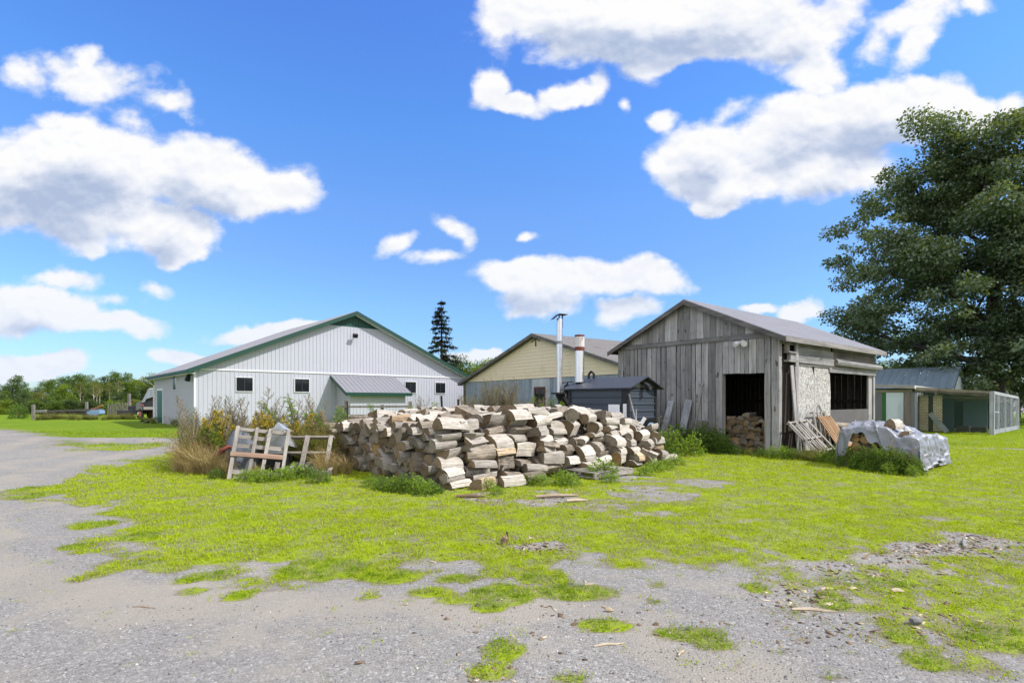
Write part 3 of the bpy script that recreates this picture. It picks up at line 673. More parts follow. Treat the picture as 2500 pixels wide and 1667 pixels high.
    for sg in (-1, 1):
        r = MB(); ribbed_roof(r, (-orr, mid, PK+.03), (1, 0, 0), (0, sg, -sl), L_+2*orr, (mid+oe)*s, .13, .022, .02, w=.06); r.build('roof', M['roof_old'], b)
        f = MB(); a = Vector((-orr-.03, mid, PK+.035)); e = a+Vector((0, sg, -sl))*(mid+oe)
        f.prism([a, e, e-Vector((0, 0, .14)), a-Vector((0, 0, .16))], (.035, 0, 0)); f.build('rake_board', M['fascia_v'], b)
        q = MB(); dz = Vector((0, 0, -.035)); a2 = Vector((-orr+.01, mid, PK)); e2 = a2+Vector((0, sg, -sl))*(mid+oe); q.prism([a2, e2, e2+Vector((L_+2*orr-.02, 0, 0)), a2+Vector((L_+2*orr-.02, 0, 0))], dz); q.build('roof_deck', M['dark_inside'], b)
    ez = E_-oe*sl
    f = MB(); f.beam((-orr, -oe-.02, ez-.02), (L_+orr, -oe-.02, ez-.02), .03, .15); f.build('eave_fascia', M['fascia'], b)
    # twin flood lamp on the front
    pos = (-.06, 1.02, 3.33)
    lm = MB(); lm.tube([(-.03, 1.02, 3.36), (-.10, 1.02, 3.36)], .06, 10)
    for dy in (.13, -.10): lm.tube([(-.08, 1.02, 3.36), (-.13, 1.02+dy*.5, 3.34), (-.2, 1.02+dy, 3.31), (-.27, 1.02+dy*1.35, 3.28)], [.025, .045, .08, .09], 10)
    lm.build('floodlight', plain('white_lamp_plastic', (.62, .63, .64), .35), b)
    hp = MB(); hp.beam((-.06, 2.72, .35), (-.05, 2.4, 2.1), .05, .05); hp.beam((-.05, 2.35, 2.12), (-.05, 2.52, 2.12), .04, .06); hp.build('brace_pole', M['barnwood'], b)
    rs = MB(); rs.span((-.045, 2.2, .15), (-.03, 2.9, .95)); rs.build('patch_board', plain('rotted_sheet', (.20, .19, .18), .9, 0, .25, 2.), b)
    return b
grey_barn()
# boards leaning against the front of the shed
def loc_world(M4, p): return M4 @ Vector(p)
for i, (y, lean, w, h, lb) in enumerate(((3.66, .34, .20, 1.60, 'short weathered board leaning on the woodshed beside the black boiler'), (2.98, .30, .25, 1.62, 'wide pale split board leaning on the woodshed left of its doorway'))):
    m_ = MB(); m_.beam((-lean-.08, y+.10, .02), (-.09, y-.12, h), w, .03, (1, 0, 0), jit=.012)
    o = m_.build('leaning_board', wood('pale_loose_board', (.42, .42, .44), (.2, .2, .21), 2, .1), None); o.matrix_world = GM
    tag(o, lb, 'board')
for i, (x, lb) in enumerate(((.55, 'long grey board standing upright beside the corner of the woodshed'), (.80, 'narrow upright board standing next to the strand board panel'))):
    m_ = MB(); m_.beam((x, -.34+.06*i, .0), (x+.02, -.12, 2.62-.03*i), .17-.05*i, .03, (0, 1, 0), jit=.008)
    o = m_.build('upright_board', M['barnwood'], None); o.matrix_world = GM; tag(o, lb, 'board')
m_ = MB(); m_.span((1.12, -.27, .05), (2.28, -.24, 1.0)); o = m_.build('leaning_sheet', plain('grey_plywood', (.34, .335, .335), .8, 0, .12, 2.), None)
o.matrix_world = GM @ Matrix.Rotation(R(-8), 4, 'X'); tag(o, 'plain grey plywood sheet leaning below the strand board panel', 'sheet')

# ------------------------------------------------------------------ black outdoor wood boiler and its flues
def boiler():
    al = R(42); o0 = Vector((3.245, 15.3, 0)); W_, L_, E_, PK = 1.45, 2.15, 1.98, 2.27
    b = empty('wood_boiler', o0, al, 'black ribbed steel outdoor wood boiler shaped like a little gabled shed', 'boiler')
    blue = plain('dark_blue_steel', (.040, .052, .072), .42, .0, .12, 1.2, spec=.45); blk = M['black_metal']
    def hrib(mb, p, t0, t1, z0, z1, n):
        for i in range(n):
            a = z0+(z1-z0)*i/n; c = z0+(z1-z0)*(i+1)/n; hh = c-a
            prof = [(0, a), (0, a+hh*.72), (.022, a+hh*.80), (.022, a+hh*.92), (0, c)]
            for (d0, e0), (d1, e1) in zip(prof[:-1], prof[1:]): mb.add([p(t0, d0, e0), p(t1, d0, e0), p(t1, d1, e1), p(t0, d1, e1)], [(0, 1, 2, 3)])
    w = MB(); hrib(w, lambda t, d, z: (-d, t, z), .16, L_-.06, .12, E_-.06, 9); w.build('side_panel', blue, b)
    w = MB(); hrib(w, lambda t, d, z: (t, -d, z), .12, W_-.06, .12, E_-.06, 9); w.build('front_panel', blue, b)
    w = MB(); w.span((-.03, -.03, 0), (.12, .16, E_)); w.build('corner_trim', blk, b)
    w = MB(); w.span((W_-.06, -.03, 0), (W_+.03, .06, E_)); w.span((-.03, L_-.06, 0), (.06, L_+.03, E_)); w.build('corner_trim', blk, b)
    w = MB(); w.span((.03, .05, .03), (W_, L_, E_-.04)); w.span((-.02, .16, E_-.06), (.0, L_, E_)); w.span((.12, -.02, E_-.06), (W_, .0, E_)); w.span((-.02, -.02, 0), (W_+.02, L_, .11)); w.build('casing', blk, b)
    gb = MB(); gb.prism([(.0, 0, E_), (W_, 0, E_), (W_/2, 0, PK-.03)], (0, .03, 0)); gb.build('gable', plain('grey_gable_sheet', (.13, .135, .12), .6), b)
    for sg in (-1, 1):
        r = MB(); a = Vector((W_/2, -.22, PK)); e = a+Vector((sg*(W_/2+.14), 0, -(PK-E_)*(W_/2+.14)/(W_/2)))
        r.prism([a, e, e+Vector((0, L_+.4, 0)), a+Vector((0, L_+.4, 0))], (0, 0, .035)); r.build('roof', plain('charcoal_roof', (.045, .05, .062), .5, .1, .15, 1.5), b)
    lamp = MB(); lamp.tube([(.72, -.01, 2.12), (.72, -.08, 2.12)], .07, 10); lamp.tube([(.72, -.08, 2.1), (.80, -.16, 2.02), (.84, -.2, 1.9)], [.05, .075, .08], 10); lamp.build('floodlight', blk, b)
    st = MB(); st.span((-.026, .22, 1.18), (-.034, .62, 1.48)); st.build('notice_plate', plain('white_label', (.72, .74, .76), .5), b)
    st = MB(); st.span((-.032, -.02, .95), (-.036, .10, 1.50)); st.build('notice_plate', plain('white_label_strip', (.66, .68, .70), .5, var=.2, nscale=14), b)
    dr = MB(); dr.span((.45, -.06, .15), (1.12, -.025, 1.02)); do = dr.build('door', plain('black_door', (.022, .026, .036), .4), b)
    k = MB(); k.beam((1.12, -.06, .72), (1.38, -.08, .72), .03, .03); k.build('handle', blk, do)
    k = MB(); k.span((.48, -.066, .93), (.58, -.061, .985)); k.build('door_plate', plain('white_tag', (.7, .7, .68), .5), do)
    ro = MB(); ro.beam((.30, -.12, .1), (.30, -.1, 1.35), .035, .035); ro.build('rod', plain('grey_rod', (.28, .28, .29), .5), b)
    ro = MB(); ro.beam((.12, -.55, .0), (.02, -.06, 1.78), .03, .03); ro.build('rod', M['barnwood'], b)
    v = MB(); v.tube([(W_/2+.1, .7, PK-.02), (W_/2+.1, .7, PK+.04)], .06, 8); v.tube([(W_/2+.1, .7, PK+.04), (W_/2+.1, .7, PK+.22)], .018, 8); v.build('vent_pipe', blk, b)
    v = MB(); ring = [(W_/2, 1.75, PK+.12)]
    for sg in (-1, 1): v.tube([(W_/2-.2, 1.72+sg*.1, PK), (W_/2-.2, 1.72+sg*.1, PK+.14), (W_/2-.2, 1.72, PK+.24)], .04, 8)
    v.build('lifting_eye', blk, b)
    # chimney with its rusty drum
    c0 = (.36, 2.06)
    shiny, g, bs = bsdf_mat('stainless_flue', .5); bs.inputs['Metallic'].default_value = .95; bs.inputs['Roughness'].default_value = .28
    n = g.noise(g.scale(g.n('ShaderNodeTexCoord').outputs['Object'], (1, 1, .2)), 8, 4); g.put(bs.inputs['Base Color'], g.mix(n, (.50, .51, .53), (.74, .75, .77))); g.put(bs.inputs['Roughness'], g.lin(n, .3, .7, .18, .42))
    M['shiny'] = shiny
    rust = plain('rusty_drum', (.15, .045, .028), .8, 0, .3, 4.); paint = plain('flaking_white_paint', (.55, .53, .51), .8, 0, .15, 7., dirt=(.16, .07, .05))
    x, y = c0
    f = MB(); f.tube([(x, y, PK-.1), (x, y, 2.62)], .145, 20); f.tube([(x, y, 2.62), (x, y, 2.66)], .150, 20); f.tube([(x, y, 2.66), (x, y, 3.22)], .146, 20); fo = f.build('chimney', shiny, b)
    for z0, z1 in ((3.16, 3.28), (3.60, 3.66)): d = MB(); d.tube([(x, y, z0), (x, y, z1)], .157, 20); d.build('rusty_band', rust, fo)
    d = MB(); d.tube([(x, y, 3.28), (x, y, 3.60)], .154, 20); d.build('painted_band', paint, fo)
boiler()
def flue():
    p = at(1366, 18.3); b = empty('flue_pipe', p, R(20), 'tall shiny stove pipe with a bent rusty cap', 'chimney')
    f = MB(); zt = pz(778, 18.3); zb = pz(958, 18.3)
    f.tube([(0, 0, zb), (0, 0, 2.95)], .092, 18); f.tube([(0, 0, 2.95), (0, 0, 2.98)], .098, 18); f.tube([(0, 0, 2.98), (0, 0, zt)], .104, 18); f.build('pipe', M['shiny'], b)
    c = MB(); c.tube([(0, 0, 3.50), (0, 0, 3.60)], .108, 18); c.build('clamp_band', plain('dull_clamp', (.22, .23, .24), .5, .5), b)
    rb = plain('dark_rust', (.045, .025, .02), .7, .2, .25)
    h = MB(); h.prism([(-.26, -.15, zt-.04), (-.06, -.15, zt+.14), (-.06, .15, zt+.14), (-.26, .15, zt-.04)], (0, 0, .015)); h.prism([(-.06, -.15, zt+.14), (.24, -.15, zt+.13), (.24, .15, zt+.13), (-.06, .15, zt+.14)], (0, 0, .015)); h.span((-.03, -.02, zt-.05), (.0, .02, zt+.14)); h.span((.09, -.02, zt-.3), (.12, .02, zt+.14)); h.build('rain_cap', rb, b)
    k = MB(); k.tube([(0, 0, 0), (0, 0, zb-.3)], .05, 8); k.tube([(0, 0, zb-.02), (.15, 0, zb-.3), (.35, .0, zb-.55)], [.16, .15, .12], 10); k.span((-.22, -.2, zb-.06), (.18, .2, zb)); k.build('base', M['black_metal'], b)
    bl = MB(); 
    for z, r in ((-.19, .06), (-.12, .14), (0, .17), (.12, .14), (.19, .06)): pass
    bl.tube([(.30, .0, zb-.02), (.30, .0, zb+.03), (.30, .0, zb+.13), (.30, 0, zb+.23), (.30, 0, zb+.28)], [.05, .12, .15, .12, .05], 14); bl.tube([(.30, 0, 0), (.30, 0, zb-.02)], .04, 8); bl.beam((.1, 0, zb+.33), (.46, 0, zb+.37), .2, .03); bl.beam((.30, 0, zb+.26), (.30, 0, zb+.36), .04, .04); bl.build('blower', M['black_metal'], b)
flue()
def drum():
    d = 15.2; p = at(1590, d)
    b = empty('black_drum', p, R(-12), 'black drum with a pale blue round cap behind the woodpile end', 'drum')
    k = MB(); z = pz(1040, d); k.tube([(0, -.02, z), (0, .5, z)], .21, 16); k.span((-.2, .05, 0), (.2, .45, z)); k.build('body', M['black_metal'], b)
    k = MB(); k.tube([(0, -.035, z), (0, -.02, z)], .105, 18); k.build('cap', plain('pale_blue_cap', (.42, .60, .74), .5), b)
    k = MB(); k.beam((-.28, -.04, z+.05), (-.17, .0, z+.24), .1, .02, (0, 1, 0)); k.build('bracket', plain('pale_bracket', (.6, .6, .6), .5), b)
drum()

# ------------------------------------------------------------------ far right: chicken coop with wire pen, blue roofed house, grey house
def mesh_mat(name, col, sc1=26.):
    """chicken wire: woven strands with real holes"""
    m, g, b = bsdf_mat(name, .4)
    tc = g.n('ShaderNodeTexCoord').outputs['Object']; s = g.n('ShaderNodeSeparateXYZ', {0: tc})
    h = g.m('ADD', s.outputs[0], s.outputs[1])
    a = g.m('ABSOLUTE', g.m('SUBTRACT', g.m('FRACT', g.m('MULTIPLY', g.m('ADD', h, s.outputs[2]), sc1)), .5))
    c = g.m('ABSOLUTE', g.m('SUBTRACT', g.m('FRACT', g.m('MULTIPLY', g.m('SUBTRACT', h, s.outputs[2]), sc1)), .5))
    wire = g.m('GREATER_THAN', g.m('MAXIMUM', a, c), .44)
    g.put(b.inputs['Base Color'], col); b.inputs['Roughness'].default_value = .5
    t = g.n('ShaderNodeBsdfTransparent'); ms = g.n('ShaderNodeMixShader', {0: wire, 1: t.outputs[0], 2: b.outputs[0]})
    g.put(m.node_tree.nodes['Material Output'].inputs[0], ms.outputs[0]); return m
def coop():
    al = R(40); o0 = Vector((22.3, 25.1, 0))
    b = empty('chicken_coop', o0, al, 'low chicken coop with a white door and a long wire mesh pen', 'coop')
    grey = M['barnwood']; wp = wood('pale_pen_post', (.42, .43, .46), (.24, .25, .28), 2, .08, .5, knots=False)
    Y1, Y2 = 2.94, 6.6
    # board shed
    w = MB(); w.span((-.03, Y1+.02, 0), (.0, Y2, 2.02)); w.span((0, Y1+.02, 0), (4.2, Y1+.06, 2.0)); w.span((4.2, Y1, 0), (4.25, Y2, 2.3)); w.build('shed_wall', plain('grey_weathered_ply', (.17, .17, .18), .85, 0, .2, 1.5, stretch=(1, 1, .2)), b)
    d = MB(); d.span((-.075, 3.42, .1), (-.035, 4.18, 2.0)); d.build('door', plain('flaking_white_door', (.56, .63, .68), .6, 0, .06, 1.4, dirt=(.45, .50, .53), stretch=(1, 1, .25)), b)
    d = MB(); d.span((-.06, 4.20, .1), (-.035, 4.36, 2.02)); d.build('door_jamb', plain('green_painted_board', (.035, .13, .035), .6), b)
    d = MB(); d.span((-.10, 3.12, .1), (-.035, 3.38, 2.0)); d.build('door_jamb', wood('brown_grey_post', (.25, .215, .19), (.13, .11, .10), 2, .1), b)
    d = MB(); d.span((-.05, 3.05, 2.02), (-.03, Y2, 2.16)); d.build('head_board', wood('tan_head_board', (.38, .33, .28), (.22, .18, .15), 1, .1), b)
    r = MB(); r.prism([(-.35, Y1-.05, 2.18), (-.35, Y2+.1, 2.42), (-.35, Y2+.1, 2.56), (-.35, Y1-.05, 2.32)], (.04, 0, 0)); r.build('roof_fascia', plain('grey_fascia', (.30, .285, .27), .7), b)
    r = MB(); r.prism([(-.31, Y1-.05, 2.18), (-.31, Y1-.05, 2.33), (4.4, Y1-.05, 2.24), (4.4, Y1-.05, 2.12)], (0, .05, 0)); r.build('roof_fascia', plain('pale_fascia', (.50, .49, .46), .7), b)
    r = MB(); r.prism([(-.33, Y1-.02, 2.33), (-.33, Y2+.1, 2.57), (4.4, Y2+.1, 2.48), (4.4, Y1-.02, 2.24)], (0, 0, .02)); r.build('roof', plain('pale_tin', (.40, .42, .44), .5, .3), b)
    # pen
    H0 = 2.02
    for (x, y, h, wd) in ((0, 0, H0, .17), (0, 2.9, 2.0, .10), (7.1, 0, 1.72, .13), (3.4, 0, 1.9, .06), (5.2, 0, 1.8, .06), (1.55, 0, 1.98, .06)):
        p = MB(); p.span((x-wd/2, y-wd/2, 0), (x+wd/2, y+wd/2, h)); p.build('pen_post', wp, b)
    t = MB(); t.beam((-.03, .08, H0-.12), (-.03, 2.95, H0+.14), .05, .24); t.build('pen_beam', wood('tan_beam', (.33, .29, .23), (.2, .17, .13), 1, .05), b)
    t = MB(); t.beam((.1, -.03, H0-.06), (7.1, -.03, H0-.28), .04, .14); t.beam((.1, -.02, .12), (7.1, -.02, .12), .05, .2); t.beam((.1, -.02, 1.05), (1.55, -.02, 1.03), .03, .05); t.build('pen_rail', wp, b)
    t = MB()
    for y in (.35, .95, 1.55, 2.15, 2.7): t.beam((.1, y, H0-.10), (7.0, y, H0-.10-.052*6.9), .05, .09)
    for x in (1.6, 3.4, 5.2): t.beam((x, .05, H0-.2-.052*x), (x, 2.85, H0-.2-.052*x), .05, .1)
    t.build('pen_rafter', wood('dull_rafter', (.30, .27, .23), (.16, .14, .12), 1, .05), b)
    gr = plain('green_plastic_roof', (.035, .085, .06), .5)
    t = MB(); ribbed_roof(t, (.25, .05, H0-.02), (0, 1, 0), (1, 0, -.052), 2.8, 6.8, .2, .02, .01); t.build('pen_roof', gr, b)
    t = MB(); t.add([(-.055, .08, .05), (-.055, 2.9, .05), (-.055, 2.9, H0+.1), (-.055, .08, H0-.1)], [(0, 1, 2, 3)]); t.build('wire_mesh', mesh_mat('green_wire', (.055, .10, .08), 15.), b)
    t = MB(); t.add([(.08, -.05, .05), (7.05, -.05, .05), (7.05, -.05, 1.6), (.08, -.05, H0-.1)], [(0, 1, 2, 3)]); t.build('wire_mesh', mesh_mat('galvanised_wire', (.42, .46, .50), 13.), b)
    # inside of the pen: hen house boards, yellow striped board, ramp
    t = MB(); t.span((2.6, 1.9, 0), (2.65, 2.9, 1.8)); t.build('inner_board', plain('teal_boards', (.075, .12, .145), .7, stretch=(1, 3, .2)), b)
    t = MB(); t.span((3.9, .75, 0), (3.95, 1.75, 1.7)); t.build('inner_board', plain('pale_blue_sheet', (.13, .19, .235), .6, stretch=(1, 3, .2)), b)
    t = MB(); t.span((6.6, .1, 0), (6.65, 2.8, 1.6)); t.build('inner_board', plain('dark_net_wall', (.022, .035, .03), .9), b)
    yb, g, bs = bsdf_mat('yellow_shingle_board', .2)
    tc = g.n('ShaderNodeTexCoord').outputs['Object']; br = g.n('ShaderNodeTexBrick', {'Vector': g.n('ShaderNodeCombineXYZ', {0: g.n('ShaderNodeSeparateXYZ', {0: tc}).outputs[1], 1: g.n('ShaderNodeSeparateXYZ', {0: tc}).outputs[2], 2: 0.}).outputs[0], 'Color1': (.52, .44, .25, 1), 'Color2': (.60, .54, .38, 1), 'Mortar': (.16, .11, .06, 1), 'Scale': 3.2, 'Mortar Size': .03})
    g.put(bs.inputs['Base Color'], br.outputs[0]); bs.inputs['Roughness'].default_value = .9
    t = MB(); t.span((.5, 2.52, .05), (.53, 2.88, 1.85)); t.build('inner_board', yb, b)
    t = MB(); t.span((.5, 1.95, .05), (.53, 2.32, 1.85)); t.build('inner_board', yb, b)
    t = MB(); t.span((.56, 2.3, .0), (.6, 2.55, 1.85)); t.build('inner_board', M['dark_inside'], b)
    t = MB(); t.beam((.35, 2.42, .95), (.2, 1.7, .05), .22, .03, (1, 0, 0)); t.build('ramp', wood('mesh_ramp', (.36, .38, .36), (.2, .22, .2), 1, .05), b)
    for x, y, w_, h in ((1.6, 1.1, .5, .32), (1.9, .5, .6, .26)):
        t = MB(); t.span((x, y, 0), (x+.05, y+w_, h)); t.span((x+.3, y, 0), (x+.35, y+w_, h)); t.span((x+.05, y, 0), (x+.3, y+.04, h)); t.span((x+.05, y+w_-.04, 0), (x+.3, y+w_, h)); t.build('nest_box', plain('dark_box', (.05, .04, .035), .8), b)
coop()
def blue_roof_house():
    al = R(42); W_, L_, E_, PK = 4.1, 9.0, 2.42, 3.80
    b = empty('blue_roofed_shed', (28.2, 34.66, 0), al, 'white clapboard shed with a standing seam blue metal roof behind the coop', 'shed')
    wm = plain('white_clapboard', (.60, .63, .66), .6, 0, .04)
    w = MB(); z = 0
    while z < PK:
        zz = z+.14; a = 0 if z < E_ else (z-E_)/(PK-E_)*W_/2; c = W_-a
        if c-a > .1: w.add([(a, -.02, z), (c, -.02, z), (c, -.002, zz), (a, -.002, zz), (a, 0, z), (c, 0, z)], [(0, 1, 2, 3), (0, 4, 5, 1)])
        z = zz
    w.build('gable_wall', wm, b)
    w = MB(); w.span((0, .02, 0), (.04, L_, E_)); w.span((W_-.04, .02, 0), (W_, L_, E_)); w.build('side_wall', wm, b)
    bl = plain('blue_steel_roof', (.17, .225, .27), .4, .2, .06, .6, spec=.5)
    sl = (PK-E_)/(W_/2)
    for sg in (-1, 1):
        r = MB(); ribbed_roof(r, (W_/2, -.15, PK+.03), (0, 1, 0), (sg, 0, -sl), L_+.3, (W_/2+.15)*math.hypot(1, sl), .42, .045, .02, w=.05); r.build('roof', bl, b)
    f = MB(); a = Vector((W_/2, -.17, PK+.06))
    for sg in (-1, 1):
        e = a+Vector((sg, 0, -sl))*(W_/2+.15); f.prism([a, e, e-Vector((0, 0, .12)), a-Vector((0, 0, .12))], (0, .03, 0))
    f.build('rake_trim', plain('blue_trim', (.06, .09, .12), .5), b)
blue_roof_house()
def grey_house():
    p = at(2112, 52); b = empty('pale_house', p, R(42), 'pale grey house half hidden behind the maple and the woodshed', 'house')
    w = MB(); w.span((-4, 0, 0), (5, 8, 4.0)); w.build('wall', plain('pale_grey_siding', (.42, .43, .48), .6), b)
    r = MB(); r.prism([(-4.4, -.3, 4.), (-4.4, 8.3, 4.), (-4.4, 4, 6.2)], (9.8, 0, 0)); r.build('roof', plain('grey_shingle', (.22, .22, .25), .8), b)
    f = MB(); f.span((-4.4, -.36, 3.85), (5.4, -.3, 4.05)); f.build('eave_fascia', M['trim_white'], b)
grey_house()
# ------------------------------------------------------------------ firewood
def wood_end(name, a, b_, crack=(.03, .022, .015)):
    m, g, b = bsdf_mat(name, .1)
    tc = g.n('ShaderNodeTexCoord').outputs['Object']; s = g.n('ShaderNodeSeparateXYZ', {0: tc}); oi = g.n('ShaderNodeObjectInfo').outputs['Random']
    r = g.m('SQRT', g.m('ADD', g.m('POWER', s.outputs[1], 2.), g.m('POWER', g.m('SUBTRACT', s.outputs[2], .1), 2.)))
    n = g.noise(tc, 5., 4); rings = g.m('SINE', g.m('MULTIPLY', g.m('ADD', r, g.m('MULTIPLY', n, .12)), 70.))
    c = g.mix(g.lin(rings, -1, 1, .15, .75), a, b_)
    c = g.mix(g.ss(n, .45, .65, 0, .6), c, tuple(x*.5 for x in a))
    ang = g.m('ARCTAN2', s.outputs[2], s.outputs[1]); cr = g.noise(g.n('ShaderNodeCombineXYZ', {0: g.m('MULTIPLY', ang, 4.5), 1: g.m('MULTIPLY', r, .8), 2: g.m('MULTIPLY', oi, 30.)}).outputs[0], 1.6, 2)
    c = g.mix(g.ss(cr, .66, .72, 0, .8), c, crack)
    f = g.lin(oi, 0, 1, .62, 1.25); c = g.mix(1., c, g.n('ShaderNodeCombineXYZ', {0: f, 1: f, 2: g.m('MULTIPLY', f, .96)}).outputs[0], 'MULTIPLY')
    g.put(b.inputs['Base Color'], c); b.inputs['Roughness'].default_value = .9
    return m
def wood_side(name, light, dark, bark=0., tint=None):
    m, g, b = bsdf_mat(name, .12)
    tc = g.n('ShaderNodeTexCoord').outputs['Object']; oi = g.n('ShaderNodeObjectInfo').outputs['Random']
    off = g.n('ShaderNodeCombineXYZ', {0: g.m('MULTIPLY', oi, 41.), 1: g.m('MULTIPLY', oi, 17.), 2: 0.}).outputs[0]
    p = g.v('ADD', tc, off)
    n = g.noise(g.scale(p, (.55, 5., 5.)), 2.2, 6, .62); n2 = g.noise(g.scale(p, (1.2, 14., 14.)), 2.4, 4, .6); bl = g.noise(g.scale(p, (1., .7, .7)), 2.4, 5, .62)
    t = g.m('ADD', g.m('MULTIPLY', n, .5), g.m('MULTIPLY', n2, .5))
    c = g.mix(g.ss(t, .41, .58), dark, light)
    c = g.mix(g.ss(bl, .52, .66, 0, .75), c, tint or tuple(x*.6 for x in light))
    crk = g.noise(g.scale(p, (.35, 11., 11.)), 1.9, 2, .5); c = g.mix(g.ss(crk, .655, .70, 0, .85), c, (.035, .028, .022))
    f = g.lin(g.m('FRACT', g.m('MULTIPLY', oi, 7.3)), 0, 1, .70, 1.12)
    c = g.mix(1., c, g.n('ShaderNodeCombineXYZ', {0: f, 1: f, 2: f}).outputs[0], 'MULTIPLY')
    g.put(b.inputs['Base Color'], c); b.inputs['Roughness'].default_value = .85
    h = g.m('ADD', t, g.m('MULTIPLY', g.noise(g.scale(p, (2.5, 6, 6)), 3., 5, .7), bark)) if bark else t
    h = g.m('SUBTRACT', h, g.m('MULTIPLY', g.ss(crk, .62, .70), .8))
    bp = g.n('ShaderNodeBump', {'Strength': .8, 'Distance': .02 if not bark else .035, 'Height': h}); g.put(b.inputs['Normal'], bp.outputs[0])
    return m
SIDE = {'pale': wood_side('bare_pale_wood', (.67, .625, .555), (.40, .355, .30), .3, (.47, .425, .37)), 'grey': wood_side('silvered_wood', (.50, .46, .41), (.28, .25, .215), .5, (.35, .315, .275)),
        'tan': wood_side('tan_split_wood', (.52, .40, .27), (.30, .215, .13), 0, (.42, .36, .29)), 'bark': wood_side('rough_bark', (.36, .31, .255), (.14, .112, .085), 1., (.46, .39, .31)), 'birch': wood_side('white_birch_bark', (.60, .60, .62), (.35, .34, .34), .2, (.42, .40, .38))}
ENDM = {'brown': wood_end('end_grain_brown', (.135, .097, .062), (.245, .185, .122)), 'grey': wood_end('end_grain_grey', (.15, .127, .10), (.265, .23, .185)), 'gold': wood_end('end_grain_gold', (.22, .14, .062), (.33, .225, .11))}
SHAPE_WORD = {'half': 'half-round', 'round': 'round', 'wedge': 'wedge-split', 'slab': 'flat split'}
def log_mesh(kind, side, end, seed):
    rnd = random.Random(seed); N = 20
    if kind == 'half': pr = [(math.cos(t)*.5, math.sin(t)) for t in np.linspace(0, math.pi, 13)]+[(x, 0.) for x in np.linspace(-.4, .4, 6)]
    elif kind == 'round': pr = [(math.cos(t)*.5, .5+math.sin(t)*.5) for t in np.linspace(0, 2*math.pi, 20)[:-1]]
    elif kind == 'wedge': pr = [(-.5+.06*i, .0+.0*i) for i in range(1)]+[(.5, 0.), (.5, .25), (.42, .52), (.27, .76), (.05, .93), (-.2, 1.), (-.42, .98), (-.47, .7), (-.49, .4)]
    else: pr = [(-.5, .1), (-.2, .0), (.2, .02), (.5, .12), (.48, .6), (.3, .88), (0., 1.), (-.3, .92), (-.47, .62)]
    n = len(pr); lob = [rnd.uniform(-.07, .07) for _ in range(n)]; lob = [(lob[i-1]+lob[i]*2+lob[(i+1) % n])/3 for i in range(n)]
    secs = 7; V_ = []; F_ = []; mi = []
    bend = rnd.uniform(-.05, .05); tap = rnd.uniform(-.10, .10); t0, t1 = rnd.uniform(-.03, .03), rnd.uniform(-.03, .03)
    for i in range(secs):
        x = -.5+i/(secs-1)
        for k, (y, z) in enumerate(pr):
            s = 1+lob[k]*2+rnd.uniform(-.035, .035)+tap*x
            yy = y*s; zz = .42+(z-.42)*s+bend*(1-4*x*x)
            xx = x+(t0*y*2 if i == 0 else t1*y*2 if i == secs-1 else 0)+(rnd.uniform(-.012, .012) if i in (0, secs-1) else 0)
            V_.append((xx, yy, zz))
    for i in range(secs-1):
        for k in range(n): F_.append((i*n+k, i*n+(k+1) % n, (i+1)*n+(k+1) % n, (i+1)*n+k)); mi.append(0)
    F_.append(tuple(range(n))[::-1]); F_.append(tuple(range((secs-1)*n, secs*n))); mi += [1, 1]
    me = bpy.data.meshes.new('firewood_log'); me.from_pydata(V_, [], F_); me.materials.append(SIDE[side]); me.materials.append(ENDM[end])
    me.polygons.foreach_set('material_index', mi); me.polygons.foreach_set('use_smooth', [True]*len(F_)); me.update(); me.set_sharp_from_angle(angle=R(38))
    return me
LOGLIB = {}
def log_lib(kind, side, end, v):
    k = (kind, side, end, v)
    if k not in LOGLIB: LOGLIB[k] = log_mesh(kind, side, end, hash(k) % 9999 if False else sum(map(ord, kind+side+end))*7+v*131)
    return LOGLIB[k]
ORD = 'zeroth first second third fourth fifth sixth seventh eighth ninth tenth eleventh twelfth thirteenth fourteenth fifteenth sixteenth seventeenth eighteenth nineteenth twentieth'.split()
def ordw(i):
    if i < len(ORD): return ORD[i]
    t = {2: 'twenty', 3: 'thirty', 4: 'forty', 5: 'fifty', 6: 'sixty'}[i//10]; return t+'-'+ORD[i % 10] if i % 10 else {2: 'twentieth', 3: 'thirtieth', 4: 'fortieth', 5: 'fiftieth', 6: 'sixtieth'}[i//10]
def put_log(M4, x, y, z, L, w, h, kind, side, end, v, rot=(0, 0, 0), label=None, group=None):
    o = bpy.data.objects.new('firewood_log', log_lib(kind, side, end, v)); COL.objects.link(o)
    o.matrix_world = M4 @ Matrix.Translation((x, y, z)) @ Matrix.Rotation(rot[2], 4, 'Z') @ Matrix.Rotation(rot[1], 4, 'Y') @ Matrix.Translation((0, 0, h*.5)) @ Matrix.Rotation(rot[0], 4, 'X') @ Matrix.Translation((0, 0, -h*.5)) @ Matrix.Diagonal((L, w, h, 1))
    return tag(o, label, 'firewood', group)
WA = R(40); WO = Vector((-1.12, 9.55, 0)); WM = Matrix.Translation(WO) @ Matrix.Rotation(WA, 4, 'Z')
PW, PL = 5.75, 6.9
heap_v, heap_f, heap_mi = [], [], []
def heap_log(M4, *a, rot=(0, 0, 0)):
    x, y, z, L, w, h, kind, side, end, v = a
    me = log_lib(kind, side, end, v)
    T = M4 @ Matrix.Translation((x, y, z)) @ Matrix.Rotation(rot[2], 4, 'Z') @ Matrix.Translation((0, 0, h*.5)) @ Matrix.Rotation(rot[0], 4, 'X') @ Matrix.Translation((0, 0, -h*.5)) @ Matrix.Diagonal((L, w, h, 1))
    b = len(heap_v); heap_v.extend([T @ q.co for q in me.vertices]); heap_f.extend([tuple(i+b for i in p.vertices) for p in me.polygons]); heap_mi.extend([p.material_index for p in me.polygons])
